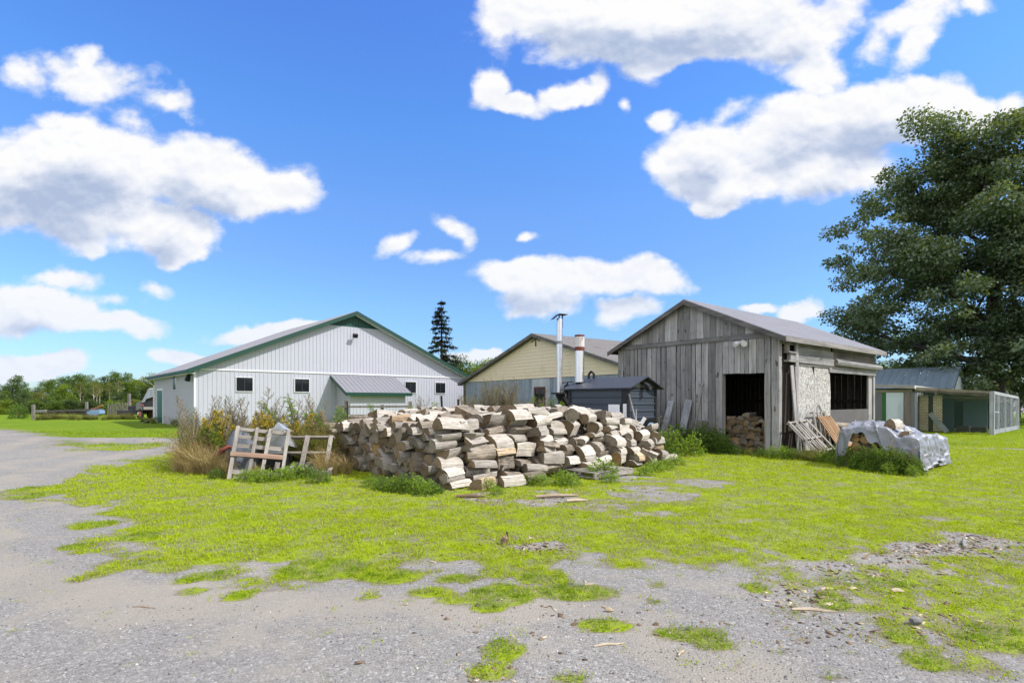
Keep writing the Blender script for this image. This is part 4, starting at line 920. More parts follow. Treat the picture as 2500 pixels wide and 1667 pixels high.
def pile_top(x, y):
    t = 1.14+.25*min(1, x/2.6)-.10*max(0, (y-3)/2.3)
    t -= .48*max(0, (x-4.6)/2.2)**1.3
    return t
def pack_row(i, ylo, yhi, full=True):
    """courses of logs across one row, each resting on the height reached below it"""
    rnd = random.Random(100+i); hm = np.full(420, .10 if 3 < i < 9 else .02); res = []; Y0 = -.8
    idx = lambda y: int((y-Y0)/.02)
    for c in range(11):
        y = ylo+.40*.2*c*(1. if i < 8 else .9)+rnd.uniform(-.07, .07)
        while y < yhi-.1:
            w = rnd.choice((.22, .25, .28, .32, .35, .40, .46)); kind = rnd.choices(('half', 'wedge', 'round', 'slab'), (.50, .22, .18, .10))[0]
            if i > 6: kind = rnd.choices(('half', 'wedge', 'round', 'slab'), (.38, .2, .34, .08))[0]
            h = {'half': w*rnd.uniform(.44, .62), 'wedge': w*rnd.uniform(.48, .66), 'round': w*.66*rnd.uniform(.92, 1.), 'slab': w*.42}[kind]
            if kind == 'round': w *= .70
            a, b = idx(y), idx(y+w); seg = hm[a:b]; base = float(np.percentile(seg, 68))-.012
            yc = y+w/2
            if base+h*.55 > pile_top(i*.58+.3, yc): y += w*.7; continue
            res.append((c, yc, base, w, h, kind))
            prof = np.sin(np.linspace(.25, math.pi-.25, b-a)); hm[a:b] = np.maximum(seg, base+h*(prof if kind != 'wedge' else .6+.4*prof))
            y += w*rnd.uniform(.93, 1.03)
    return res, hm
def woodpile():
    rnd = random.Random(4); n_rows = 12; step = .575; n_ind = 0
    grp = 'split firewood logs stacked in the big woodpile'
    for i in range(n_rows):
        res, hm = pack_row(i, .0, PW if i < n_rows else PW)
        if i == n_rows-1: res = [r for r in res if r[1] < 3.4]
        tops = {}
        for c, y, z, w, h, k in res:
            for q in range(int(y*10), int((y+w*.6)*10)+1): tops[q] = max(tops.get(q, -1), z+h)
        seen_c = {}; topn = 0; col = {}
        res.sort(key=lambda r: (r[0], r[1]))
        for c, y, z, w, h, kind in res:
            firsty = c not in col
            if firsty: col[c] = 0
            col[c] += 1
            is_top = z+h > max([tops.get(q, 0) for q in range(int((y-w*.3)*10), int((y+w*.3)*10)+1)] or [0])-.10
            outer = col[c] == 1
            jx = rnd.uniform(-.07, .07) if i else rnd.gauss(0, .085)
            L = rnd.uniform(.46, .58)
            side = rnd.choices(('pale', 'grey', 'tan', 'bark'), (.46, .28, .04, .22) if i else (.30, .40, .05, .25))[0]
            end = rnd.choices(('brown', 'grey', 'gold'), (.50, .45, .05))[0]; v = rnd.randrange(5)
            yaw = rnd.gauss(0, R(3)) if i == 0 and not outer else rnd.gauss(R(7+1.3*i), R(8))
            if is_top and i: yaw = rnd.gauss(R(5+1.2*i), R(13))
            roll = rnd.gauss(0, R(9)) if kind != 'round' else rnd.uniform(0, 6)
            if kind in ('half', 'wedge') and rnd.random() < .26: roll += R(rnd.choice((180, 160, 205)))
            if kind == 'wedge' and rnd.random() < .3: roll += R(40)
            yy = y+(rnd.uniform(-.19, .05) if outer else 0)
            x = .26+i*step+jx+(.0 if not outer or i == 0 else rnd.uniform(-.08, .08))
            pitch = rnd.gauss(0, R(2.5)) if not (is_top and i) else rnd.gauss(R(1), R(6))
            nice = {'pale': 'pale', 'grey': 'silver-grey', 'tan': 'tan', 'bark': 'bark-covered'}[side]+' '+SHAPE_WORD[kind]+' log'
            if i == 0:
                seen_c[c] = seen_c.get(c, 0)+1
                lb = f'{nice}, {ordw(c+1)} course up, {ordw(seen_c[c])} from near corner, shaded woodpile face'
            elif outer:
                lb = f'{nice}, {ordw(c+1)} course up, {ordw(i+1)} stack along sunlit woodpile side'
            elif is_top and 1 <= i <= 4:
                topn += 1; lb = f'{nice} on woodpile top, {ordw(i+1)} row back, {ordw(topn)} from sunlit side'
            else:
                if i == n_rows-1 or y < 1.2 or is_top or y > PW-.5: heap_log(WM, x, yy, z, L, w, h, kind, side, end, v, rot=(roll, 0, yaw))
                continue
            put_log(WM, x, yy, z, L, w, h, kind, side, end, v, (roll, pitch, yaw), lb, grp); n_ind += 1
    # a few strays fallen at the foot
    for k, (px, py, rz, kind, side, lb) in enumerate(((1628, 1128, 20, 'round', 'pale', 'pale round log fallen at the right foot of the woodpile'), (1250, 1186, 35, 'half', 'pale', 'half-round log lying loose at the front foot of the woodpile'),
                                                      (1180, 1192, 60, 'wedge', 'tan', 'tan wedge log lying end-on at the woodpile foot'), (1300, 1178, 45, 'round', 'bark', 'bark-covered round log at the woodpile foot beside the pallet'))):
        p = gp(px, py); put_log(Matrix.Translation(p), 0, 0, 0, .5, .26, .2, kind, side, 'brown', k, (0, 0, R(rz)), lb, grp)
    me = bpy.data.meshes.new('firewood'); me.from_pydata(heap_v, [], heap_f); me.materials.append(SIDE['grey']); me.materials.append(ENDM['grey']); me.polygons.foreach_set('material_index', heap_mi); me.update()
    o = bpy.data.objects.new('firewood', me); COL.objects.link(o); tag(o, 'mass of split firewood filling the inside and back of the woodpile', 'firewood', kind='stuff')
    print('woodpile logs', n_ind, 'heap', len(heap_v)//120)
woodpile()
def shed_wood():
    rnd = random.Random(21); hm = np.full(120, .08); n = {}
    for c in range(10):
        y = .47+rnd.uniform(-.04, .02)
        while y < 1.8:
            w = rnd.choice((.17, .2, .24, .27)); kind = rnd.choice(('half', 'wedge', 'slab', 'round')); h = w*{'half': .6, 'wedge': .7, 'slab': .5, 'round': .8}[kind]
            a, b = int(y/.02), int((y+w)/.02); base = float(np.percentile(hm[a:b], 65))-.01
            top = 1.18+.14*math.sin(y*7)
            if base+h > top: y += w; continue
            hm[a:b] = base+h*.92; n[c] = n.get(c, 0)+1
            side = rnd.choice(('grey', 'tan', 'bark', 'birch', 'bark')); end = rnd.choice(('brown', 'brown', 'grey', 'grey', 'gold', 'grey'))
            nice = {'grey': 'grey', 'tan': 'tan', 'bark': 'bark-covered', 'birch': 'white birch'}[side]+' '+SHAPE_WORD[kind]
            put_log(GM, .62+rnd.uniform(-.07, .07), y+w/2, base, .42, w, h, kind, side, end, rnd.randrange(5), (rnd.gauss(0, .2), 0, rnd.gauss(0, .12)), f'{nice} log inside woodshed doorway, {ordw(c+1)} course up, {ordw(n[c])} from the right', 'firewood stacked inside the woodshed doorway')
            y += w*1.01
shed_wood()

# ------------------------------------------------------------------ pallets
def pallet(label, M4, W_=1.0, L_=1.2, nb=7, mats=(None, None), bars=3, bw=.09, top_only=False, extra=None, group='wooden pallets about the yard'):
    """flat pallet in its own xy plane: boards along y, stringers along x"""
    sm, bm = mats
    o = empty('pallet', (0, 0, 0), 0, label, 'pallet', group); o.matrix_world = M4
    for i in range(bars):
        y = L_*(.03+.94*i/(bars-1)) if bars > 1 else L_/2
        s = MB(); s.box((W_/2, y, .055), (W_, .04, .09), None, 0, .004); s.build('stringer', sm, o)
    for i in range(nb):
        x = W_*(.045+.91*i/(nb-1)); s = MB(); s.box((x, L_/2, .111), (bw*random.uniform(.85, 1.1), L_*random.uniform(.98, 1.0), .018), Matrix.Rotation(random.gauss(0, .008), 3, 'Z'), 0, .004); s.build('deck_board', bm, o)
    if not top_only:
        for i in range(3):
            x = W_*(.06+.88*i/2); s = MB(); s.box((x, L_/2, 0.0), (bw, L_, .018), None, 0, .003); s.build('bottom_board', bm, o)
    return o
PG = wood('grey_pallet_wood', (.40, .375, .34), (.15, .135, .118), 1, .28, .9); PGx = wood('grey_pallet_bar', (.36, .335, .30), (.14, .125, .11), 0, .28, .9)
PB = wood('brown_pallet_wood', (.40, .26, .155), (.22, .13, .075), 1, .22, .6); PBx = wood('brown_pallet_bar', (.33, .21, .13), (.18, .11, .065), 0, .2, .6)
def frame(o, x, y):      # matrix from origin, x direction, y direction
    x = Vector(x).normalized(); y = Vector(y).normalized(); z = x.cross(y).normalized()
    Mx = Matrix((x, y, z)).transposed().to_4x4(); Mx.translation = Vector(o); return Mx
random.seed(31)
def lean_pallet():
    # the pale pallet propped up in front of the weeds, seen from below: four uprights over cross boards
    bl = gp(553, 1171); br = Vector((-4.90, 11.42, 0)); tl = Vector((-5.66, 11.45, 1.03))
    M4 = frame(bl, br-bl, tl-bl); W_ = (br-bl).length+.03; H_ = (tl-bl).length
    o = empty('pallet', (0, 0, 0), 0, 'broken pale pallet propped up on edge in front of the tall weeds', 'pallet', 'wooden pallets about the yard'); o.matrix_world = M4
    for x0, x1, r in ((.035, .055, 0), (.37, .42, 0), (.60, .67, 0), (.98, 1.02, 0)):
        s = MB(); s.beam((x0*W_/1.0, 0, .0), (x1*W_/1.0, H_, .0), .068, .085, (0, 0, 1), 0, .006); s.build('stringer', PG, o)
    for y, dz, h, x0, x1 in ((.975, -.06, .075, .06, 1.0), (.83, -.065, .085, .04, .64), (.66, -.06, .085, .03, .98), (.17, -.06, .10, .02, .95), (.055, -.062, .085, .1, .62)):
        s = MB(); s.beam((x0*W_, y*H_, dz), (x1*W_, y*H_-.02, dz), h, .022, (0, 0, 1), 0, .006); s.build('deck_board', PGx, o)
    s = MB(); s.beam((.0, .46*H_, .06), (.97*W_, .445*H_, .062), .10, .024, (0, 0, 1), 0, .006); s.build('cross_board', wood('reddish_board', (.36, .25, .18), (.2, .13, .1), 0, .1), o)
lean_pallet()
# weathered pallet behind it, lying against the weeds
p0 = at(672, 11.75, .05); pallet('grey weathered pallet leaning low between the propped pallet and the woodpile', frame(p0, (1, .12, .04), (.05, .55, .80)), 1.15, .85, 3, (PGx, PG), 3, .1, True)
p0 = at(700, 11.35, .0); pallet('broken pallet lying flat at the left foot of the woodpile', frame(p0, (1, .2, .0), (-.2, 1, .12)), .9, .8, 4, (PGx, PG), 3, .1)
# pallet under the right end of the woodpile
pallet('grey pallet half buried under the right end of the woodpile', Matrix.Translation(gp(1495, 1178)+Vector((-.28, .34, .02))) @ Matrix.Rotation(R(40), 4, 'Z'), 1.25, 1.1, 7, (PGx, PG), 3, .11)
# pallets leaning on the right side of the woodshed (local frame of the shed: x along the wall, -y away from it)
def gl(x, y, z): return GM @ Vector((x, y, z))
def side_pallet():
    o_ = gl(.02, -1.05, .02); xd = gl(1.50, -1.02, .02)-o_; yd = gl(-.10, -.22, .93)-o_
    M4 = frame(o_, xd, yd); W_, H_ = 1.5, yd.length
    o = empty('pallet', (0, 0, 0), 0, 'wide pale slatted pallet leaning on the woodshed corner, open slats up and down', 'pallet', 'wooden pallets about the yard'); o.matrix_world = M4
    for x in (.04, .50, .88, 1.44): s = MB(); s.beam((x, 0, .09), (x+random.uniform(-.02, .02), H_, .09), .085, .022, (0, 0, 1), 0, .005); s.build('deck_board', PG, o)
    for x in (.16, .30, .42, .64, .76, 1.0, 1.14, 1.28): s = MB(); s.beam((x, .02, .0), (x+random.uniform(-.03, .03), H_*.97, .0), .075, .018, (0, 0, 1), 0, .005); s.build('bottom_board', PG, o)
    for y in (.12, .48, .97): s = MB(); s.beam((.0, H_*y, .045), (W_, H_*y, .045), .04, .075, (0, 0, 1), 0, .004); s.build('stringer', PGx, o)
side_pallet()
o_ = gl(1.95, -.80, .10); pallet('brown pallet of close slats leaning beside the tarp covered firewood', frame(o_, gl(3.0, -.78, .1)-o_, gl(1.88, -.22, 1.0)-o_), 1.1, 1.12, 8, (PBx, PB), 3, .085, True)
o_ = gl(1.75, -.30, .15); pallet('grey pallet standing upright against the strand board behind the brown pallet', frame(o_, gl(2.8, -.29, .15)-o_, gl(1.75, -.12, 1.25)-o_), .95, 1.1, 4, (PGx, PG), 3, .1, True)
sm = MB(); sm.beam(gl(3.05, -.45, .25), gl(2.62, -.05, 1.45), .045, .04); tag(sm.build('pole', M['barnwood']), 'thin grey pole leaning across the edge of the woodshed opening', 'pole')
rnd = random.Random(8)
for k in range(9):
    z = .12+.16*(k//2)+.02*rnd.random(); y = -.16-.2*(k % 2)
    p = MB(); a = Vector((3.55+rnd.uniform(-.1, .15), y, z)); e = Vector((6.1+rnd.uniform(-.4, .5), y+rnd.uniform(-.05, .05), z+rnd.uniform(-.03, .05))); q = [a.lerp(e, t)+Vector((0, 0, .03*math.sin(5*t+k))) for t in np.linspace(0, 1, 6)]
    p.tube(q, [.085+.012*rnd.random() for _ in q], 9); o = p.build('long_log', [SIDE['bark'], SIDE['grey']][k % 2], None, True); o.matrix_world = GM
    tag(o, f'long weathered log stacked under the woodshed opening, {ordw(k+1)} from the bottom', 'log', 'long logs stacked under the woodshed opening')

# ------------------------------------------------------------------ firewood under a silver tarp
TA = R(40); TO = Vector((8.97, 11.95, 0)); TM = Matrix.Translation(TO) @ Matrix.Rotation(TA, 4, 'Z')
def tarp_pile():
    rnd = random.Random(77); hm = np.full(120, .14)
    pallet('grey pallet carrying the tarp covered firewood', TM @ Matrix.Translation((-.05, -.05, .03)), 2.25, 1.5, 9, (PGx, PG), 3, .11)
    cnt = {}
    def row(face, y0, y1, put, topf):
        hm = np.full(160, .15)
        for c in range(8):
            y = y0+rnd.uniform(0, .05)
            while y < y1-.06:
                w = rnd.choice((.14, .18, .21, .24)); kind = rnd.choice(('half', 'wedge', 'half', 'round')); h = w*{'half': .58, 'wedge': .7, 'round': .82}[kind]
                if y+w > y1+.05: break
                a, b = int(y/.02), int((y+w)/.02); base = float(np.percentile(hm[a:b], 65))-.01
                if base+h > topf(y+w/2): y += w; continue
                hm[a:b] = base+h*.93; cnt[(face, c)] = cnt.get((face, c), 0)+1
                side = rnd.choice(('tan', 'grey', 'bark', 'tan')); end = rnd.choice(('gold', 'gold', 'brown'))
                nice = {'grey': 'grey', 'tan': 'tan', 'bark': 'bark-covered'}[side]+' '+SHAPE_WORD[kind]
                put(y+w/2, base, w, h, kind, side, end, f'{nice} log under the tarp, {face}, {ordw(c+1)} course up, {ordw(cnt[(face, c)])} from right')
                y += w*1.01
    row('open front', 0.30, 1.40, lambda y, z, w, h, k, s, e, lb: put_log(TM, .22+rnd.uniform(-.04, .04), y, z, .42, w, h, k, s, e, rnd.randrange(5), (rnd.gauss(0, .15), 0, rnd.gauss(0, .08)), lb, 'firewood under the silver tarp'), lambda y: .93-.16*abs(y-.9))
    # tarp
    nA, nB = 130, 124
    V_ = np.zeros((nA, nB, 3))
    def front_drop(b):       # hanging length on the front at y = b
        pts = [(-1., .62), (.0, .62), (.25, .55), (.6, .48), (.95, .34), (1.12, .12), (1.25, .16), (1.38, .62), (1.7, .72), (2.4, .7)]
        return float(np.interp(b, [p[0] for p in pts], [p[1] for p in pts]))
    for j in range(nB):
        tb = j/(nB-1)
        for i in range(nA):
            ta = i/(nA-1)
            side_drop = .72+.10*math.sin(ta*9)
            b = -side_drop+tb*(side_drop+1.50+.40)
            fd = front_drop(b)*(1 if b > 0 else 1-.35*min(1, -b))+.05*math.sin(b*23)
            a = -fd+ta*(fd+2.35)
            x = max(a, 0); y = min(max(b, 0), 1.50); drop = max(-a, 0)+max(-b, 0)*.98+max(b-1.50, 0)
            if a < 0 and b < 0: drop = max(-a, -b)*.75+min(-a, -b)*.25
            top = 1.0-.12*abs(y-1.0)-.12*max(0, x-1.3)-.15*math.exp(-((y-.36)/.16)**2)-.13*(y < .5)*(1-y/.5)+.05*math.sin(x*6+y*3)*.6
            f1 = fbm(np.array(a*2.2+b*1.4+5), np.array(b*3.5-a*.9+2), 4, .55)-.5
            rid = 1-abs(2*float(fbm(np.array(a*1.5+b*2.6), np.array(b*1.6-a*2.1+40), 3))-1)
            rid2 = 1-abs(2*float(fbm(np.array(a*3.4-b*1.2+9), np.array(b*4.2+a*1.1+3), 2))-1)
            rid3 = 1-abs(2*float(fbm(np.array(a*.9+b*.6+21), np.array(b*3.0-a*1.1+7), 2, .4))-1)
            wr = float(f1)*.07+(rid**9)*.05+(rid3**9)*.085+(rid2**8)*.02
            out = .03+.05*min(1, drop*2)+.09*drop*float(fbm(np.array((a+b)*4.+9), np.array((b-a)*3.1), 2)-.3)
            px = x-(out if a < 0 else 0)+(0 if a < 0 else 0); py = y-(out if b < 0 else 0)+(out if b > 1.50 else 0)
            z = top-drop+(wr if drop == 0 else wr*.4)
            if drop > 0:
                fold = .028*math.sin((b if a < 0 else a)*17+3*math.sin(b*4))*min(1, drop*3)
                if a < 0: px -= fold+wr*.6
                else: py -= fold+wr*.6
            V_[i, j] = (px, py, max(z, .06))
    idx = np.arange(nA*nB).reshape(nA, nB)
    Fq = np.stack([idx[:-1, :-1], idx[1:, :-1], idx[1:, 1:], idx[:-1, 1:]], -1).reshape(-1, 4)
    m, g, b_ = bsdf_mat('silver_tarp', .5)
    tc = g.n('ShaderNodeTexCoord').outputs['Object']; n = g.noise(tc, 4, 6, .6); n2 = g.noise(g.scale(tc, (1, 1, 1)), 14, 4, .65)
    c = g.mix(n, (.15, .16, .19), (.275, .285, .32)); c = g.mix(g.ss(n2, .6, .72, 0, .4), c, (.15, .155, .175))
    g.put(b_.inputs['Base Color'], c); b_.inputs['Roughness'].default_value = .34
    bp = g.n('ShaderNodeBump', {'Strength': .4, 'Distance': .02, 'Height': g.m('ADD', n2, g.noise(tc, 38, 3, .6))}); g.put(b_.inputs['Normal'], bp.outputs[0])
    o = np_mesh('tarp', V_.reshape(-1, 3), Fq, m, smooth=True); o.matrix_world = TM
    so_ = o.modifiers.new('thickness', 'SOLIDIFY'); so_.thickness = .006
    tag(o, 'crumpled silver tarp draped over a low stack of firewood', 'tarp')
    for (x, y, z, L, w, h, k, s, e, rz, lb) in ((.45, .55, .96, .40, .25, .20, 'half', 'pale', 'brown', -8, 'pale half-round log with a dark cut end on top of the silver tarp'), (.30, .30, .76, .36, .18, .17, 'wedge', 'pale', 'brown', 8, 'short wedge log at the right edge on top of the silver tarp'), (1.3, 1.0, .90, .45, .24, .18, 'slab', 'tan', 'brown', 30, 'tan flat split log at the back on top of the silver tarp')):
        put_log(TM, x, y, z, L, w, h, k, s, e, 2, (.2, 0, R(rz)), lb, 'firewood holding down the silver tarp')
tarp_pile()

# ------------------------------------------------------------------ junk behind the propped pallet
def junk():
    def lump(name, c, dims, mat, seed, label, cat):
        n = 24; V_ = []; F_ = []
        for i in range(n//2+1):
            th = math.pi/2*i/(n//2)
            for k in range(n):
                ph = 2*math.pi*k/n; rr = 1+.28*(float(fbm(np.array(math.cos(ph)*1.6+seed), np.array(math.sin(ph)*1.6+th*1.8), 3))-.5)*2
                V_.append((math.cos(ph)*math.cos(th)**.6*dims[0]*rr, math.sin(ph)*math.cos(th)**.6*dims[1]*rr, math.sin(th)*dims[2]*rr))
        for i in range(n//2):
            for k in range(n): F_.append((i*n+k, i*n+(k+1) % n, (i+1)*n+(k+1) % n, (i+1)*n+k))
        m_ = MB(); m_.add(V_, F_); o = m_.build(name, mat, None, True, loc=c); tag(o, label, cat)
    tb = plain('grey_blue_tarp', (.10, .115, .14), .5, 0, .3, 3., bump=.8)
    lump('tarp_bundle', at(592, 12.0), (.36, .36, .86), tb, 3, 'grey blue tarp bundle slumped behind the propped pallet', 'tarp')
    s = MB(); a = at(645, 11.85); xa = Vector((.42, .1, 0))
    prof = [(0, .30), (.05, .86), (.22, 1.02), (.30, 1.12), (.42, .98), (.5, .62)]
    for k in range(len(prof)-1): s.add([a+Vector((prof[k][0], 0, prof[k][1])), a+Vector((prof[k+1][0], .0, prof[k+1][1])), a+Vector((prof[k+1][0]+.05, .45, prof[k+1][1]-.1)), a+Vector((prof[k][0]-.05, .45, prof[k][1]-.1))], [(0, 1, 2, 3)])
    s.add([a+Vector((x, -.002, z)) for x, z in prof]+[a+Vector((.5, -.002, .3))], [(0, 1, 2, 3, 4, 5, 6)])
    o = s.build('sheet_metal', plain('shiny_sheet', (.50, .52, .55), .35, .5, .3, 5.)); so_ = o.modifiers.new('thickness', 'SOLIDIFY'); so_.thickness = .006; tag(o, 'bent silvery sheet sticking up behind the propped pallet', 'sheet metal')
    s = MB(); q = [at(532, 11.6, .42), at(541, 11.65, .52), at(556, 11.7, .60), at(575, 11.9, .55)]; s.tube(q, [.035, .05, .045, .03], 10); tag(s.build('red_hose', plain('faded_red', (.14, .028, .018), .6), None, True), 'faded red hose poking out beside the propped pallet', 'hose')
    s = MB(); s.span((0, 0, 0), (.5, .35, .4)); s.span((.02, .02, .4), (.48, .33, .43)); o = s.build('black_box', M['black_metal'], None, loc=at(640, 11.75)); tag(o, 'black box standing behind the propped pallet', 'box')
junk()
# ------------------------------------------------------------------ leaves, weeds, shrubs
def leaves_np(P, Dr, Nr, L, Wd, bend=.15):
    """leaf blades: base point, direction, normal, length, width -> folded diamonds of two triangles pairs"""
    Dr = Dr/np.linalg.norm(Dr, axis=1, keepdims=True); S = np.cross(Nr, Dr); S /= np.linalg.norm(S, axis=1, keepdims=True)+1e-9; N2 = np.cross(Dr, S)
    L = L[:, None]; Wd = Wd[:, None]
    a = P; b = P+Dr*L*.45+S*Wd*.5+N2*L*bend*.5; c = P+Dr*L-N2*L*bend; d = P+Dr*L*.45-S*Wd*.5+N2*L*bend*.5
    V = np.stack([a, b, c, d], 1).reshape(-1, 3); i = np.arange(len(P))[:, None]*4; F_ = i+np.array([[0, 1, 2, 3]])
    return V, F_
LF = {'mug': leafmat('mugwort_leaf', (.15, .18, .10), (.25, .27, .16), .3), 'bright': leafmat('bright_weed_leaf', (.12, .22, .02), (.22, .34, .035), .35), 'mid': leafmat('green_weed_leaf', (.055, .12, .02), (.11, .19, .03), .3),
      'gold': leafmat('goldenrod_plume', (.36, .25, .02), (.50, .36, .04), .3), 'rust': leafmat('rusty_seed_head', (.17, .085, .035), (.27, .15, .06), .25), 'straw': leafmat('dry_grass_blade', (.30, .21, .09), (.46, .36, .19), .25), 'olive': leafmat('olive_leaf', (.10, .115, .03), (.18, .18, .05), .3),
      'stem': plain('weed_stem', (.14, .13, .06), .8), 'drystem': plain('dry_stem', (.20, .15, .11), .85), 'purple': plain('dusky_stem', (.23, .175, .145), .85)}
def plant_mesh(kind, seed):
    """returns {part: (V, F, material)} for one plant of unit height"""
    r = np.random.RandomState(seed); out = {}
    if kind in ('mugwort', 'willow', 'golden'):
        curve = r.uniform(-.16, .16, 2)*(2.2 if kind == 'willow' else 1); ns = r.randint(2, 4) if kind != 'willow' else r.randint(1, 3)
        st = MB(); LP = []; LD = []; LL = []; GP = []; GD = []
        for s_ in range(ns):
            off = r.uniform(-.10, .10, 2) if s_ else np.zeros(2); h = 1 if s_ == 0 else r.uniform(.6, .92); cv = curve+r.uniform(-.12, .12, 2)
            pt = lambda t: np.array([off[0]*(.3+t)+cv[0]*t*t, off[1]*(.3+t)+cv[1]*t*t, h*t-(.10*t**4 if kind == 'willow' else 0)])
            st.tube([pt(t) for t in np.linspace(0, 1, 7)], [.011*(1-.75*t) for t in np.linspace(0, 1, 7)], 5, cap=False)
            if kind == 'mugwort':
                for t in np.linspace(.35, .97, 30):
                    az = r.uniform(0, 6.28); ln = .17*(1.08-t)+.03; d = np.array([math.cos(az), math.sin(az), .9]); b0 = pt(t); b1 = b0+d*ln; st.tube([b0, b1], [.004, .002], 3, cap=False)
                    for q in np.linspace(.1, 1, 7): LP.append(b0+(b1-b0)*q); LD.append(d+r.normal(0, .9, 3)); LL.append(r.uniform(.014, .032))
                for t in np.linspace(.08, .5, 16): LP.append(pt(t)); a = r.uniform(0, 6.28); LD.append([math.cos(a), math.sin(a), .1]); LL.append(r.uniform(.06, .11))
            else:
                for t in np.linspace(.12 if kind == 'golden' else .3, .99, 46):
                    for _ in range(2):
                        a = r.uniform(0, 6.28); LP.append(pt(t)); LD.append([math.cos(a), math.sin(a), r.uniform(-.5, .35) if kind == 'willow' else r.uniform(.0, .7)]); LL.append(r.uniform(.09, .15)*(1 if kind == 'willow' else .8)*(1.15-.5*t))
                if kind == 'golden':
                    for _ in range(150):
                        t = r.uniform(.82, 1.03); a = r.uniform(0, 6.28); rr = .13*(1.06-t)/.2*r.uniform(.2, 1)
                        GP.append(pt(t)+np.array([math.cos(a)*rr, math.sin(a)*rr, .03*r.rand()-.35*rr])); GD.append(r.normal(0, 1, 3))
        LP, LD, LL = np.array(LP), np.array(LD, float), np.array(LL)
        V, F_ = leaves_np(LP, LD, r.normal(0, .25, LD.shape)+[0, 0, 1.], LL, LL*(.42 if kind != 'willow' else .24), .12)
        out['stem'] = (np.array(st.v), st.f, LF['purple' if kind == 'mugwort' else 'stem']); out['foliage'] = (V, F_, LF[{'mugwort': 'mug', 'willow': 'bright', 'golden': 'mid'}[kind]])
        if kind == 'golden' and GP: V, F_ = leaves_np(np.array(GP), np.array(GD), r.normal(0, 1, (len(GP), 3)), r.uniform(.02, .045, len(GP)), r.uniform(.015, .03, len(GP))); out['blossoms'] = (V, F_, LF['gold'])
    elif kind in ('drygrass', 'rushes'):
        n = 170; P = np.c_[r.normal(0, .07, (n, 2)), np.zeros(n)]; lean = r.normal(0, .33, (n, 2)); h = r.uniform(.45, 1, n); Vs = []; Fs = []
        for i in range(n):
            w = .008; a = r.uniform(0, 6.28); sx = np.array([math.cos(a), math.sin(a), 0])*w; p0 = P[i]; k = len(Vs)
            for t in (0, .4, .75, 1): q = p0+np.array([lean[i, 0]*t*t*h[i]*1.3, lean[i, 1]*t*t*h[i]*1.3, h[i]*(t-.18*t**3*abs(lean[i, 0])*2)]); wt = sx*(1-.8*t); Vs += [q-wt, q+wt]
            for j in range(3): Fs.append((k+2*j, k+2*j+1, k+2*j+3, k+2*j+2))
        out['blades'] = (np.array(Vs), Fs, LF['straw' if kind == 'drygrass' else 'olive'])
        m = 260; i = r.randint(0, n, m); t = r.uniform(.6, 1, m); q = P[i]+np.c_[lean[i]*(t*t*h[i]*1.3)[:, None], h[i]*t]; V, F_ = leaves_np(q, r.normal(0, .6, (m, 3))+[0, 0, .8], r.normal(0, 1, (m, 3)), r.uniform(.02, .05, m), r.uniform(.012, .022, m)); out['sprays'] = (V, F_, LF['rust'])
    elif kind in ('bush', 'lowweed'):
        n = 900 if kind == 'bush' else 420; d = r.normal(0, 1, (n, 3)); d /= np.linalg.norm(d, axis=1, keepdims=True); d[:, 2] = np.abs(d[:, 2]); rad = r.uniform(.25, 1, n)**.6
        lob = .72+.45*np.array([fbm(np.array(x*1.7+seed), np.array(y*1.7+z*1.3), 2) for x, y, z in d]); P = d*(rad*lob)[:, None]*np.array([.55, .55, .95]); P[:, 2] += .03
        L = r.uniform(.06, .13, n)*(1 if kind == 'bush' else 1.3); V, F_ = leaves_np(P, d+r.normal(0, .7, (n, 3)), r.normal(0, .6, (n, 3))+[0, 0, .8], L, L*.45); out['foliage'] = (V, F_, LF['mid' if kind == 'bush' else 'bright'])
        st = MB()
        for _ in range(12): a = r.uniform(0, 6.28); st.tube([(0, 0, 0), (math.cos(a)*.15, math.sin(a)*.15, .4), (math.cos(a)*.32, math.sin(a)*.32, .8*r.uniform(.6, 1))], [.012, .009, .004], 4, cap=False)
        out['stem'] = (np.array(st.v), st.f, LF['stem'])
    elif kind == 'dryshrub':
        st = MB(); LP = []; LD = []
        for _ in range(26):
            a = r.uniform(0, 6.28); sp = r.uniform(.05, .22); h = r.uniform(.6, 1.); p = [np.array([math.cos(a)*sp*t*(.5+t), math.sin(a)*sp*t*(.5+t), h*t])+np.r_[r.normal(0, .008, 2), 0] for t in np.linspace(0, 1, 6)]; st.tube(p, [.006*(1-.7*t) for t in np.linspace(0, 1, 6)], 3, cap=False)
            for _ in range(20):
                t = r.uniform(.3, 1); k = min(4, int(t*5)); q = p[k]+(p[k+1]-p[k])*(t*5-k); d = np.array([r.normal(0, 1), r.normal(0, 1), 1.2]); d /= np.linalg.norm(d); st.tube([q, q+d*r.uniform(.04, .12)], [.003, .0015], 3, cap=False); LP.append(q+d*.08); LD.append(r.normal(0, 1, 3)); LP.append(q+d*.04); LD.append(r.normal(0, 1, 3))
        out['stem'] = (np.array(st.v), st.f, LF['drystem']); LP = np.array(LP); V, F_ = leaves_np(LP, np.array(LD), r.normal(0, 1, LP.shape), r.uniform(.012, .03, len(LP)), r.uniform(.008, .016, len(LP))); out['foliage'] = (V, F_, LF['olive'])
    return out
PLANTS = {}
def plant_proto(kind, v):
    if (kind, v) not in PLANTS:
        d = {}
        for part, (V, F_, m) in plant_mesh(kind, v*17+len(kind)*3).items():
            me = bpy.data.meshes.new(part); me.from_pydata([tuple(x) for x in V], [], [tuple(int(i) for i in f) for f in F_]); me.materials.append(m); me.update(); d[part] = me
        PLANTS[(kind, v)] = d
    return PLANTS[(kind, v)]
WEEDS = []
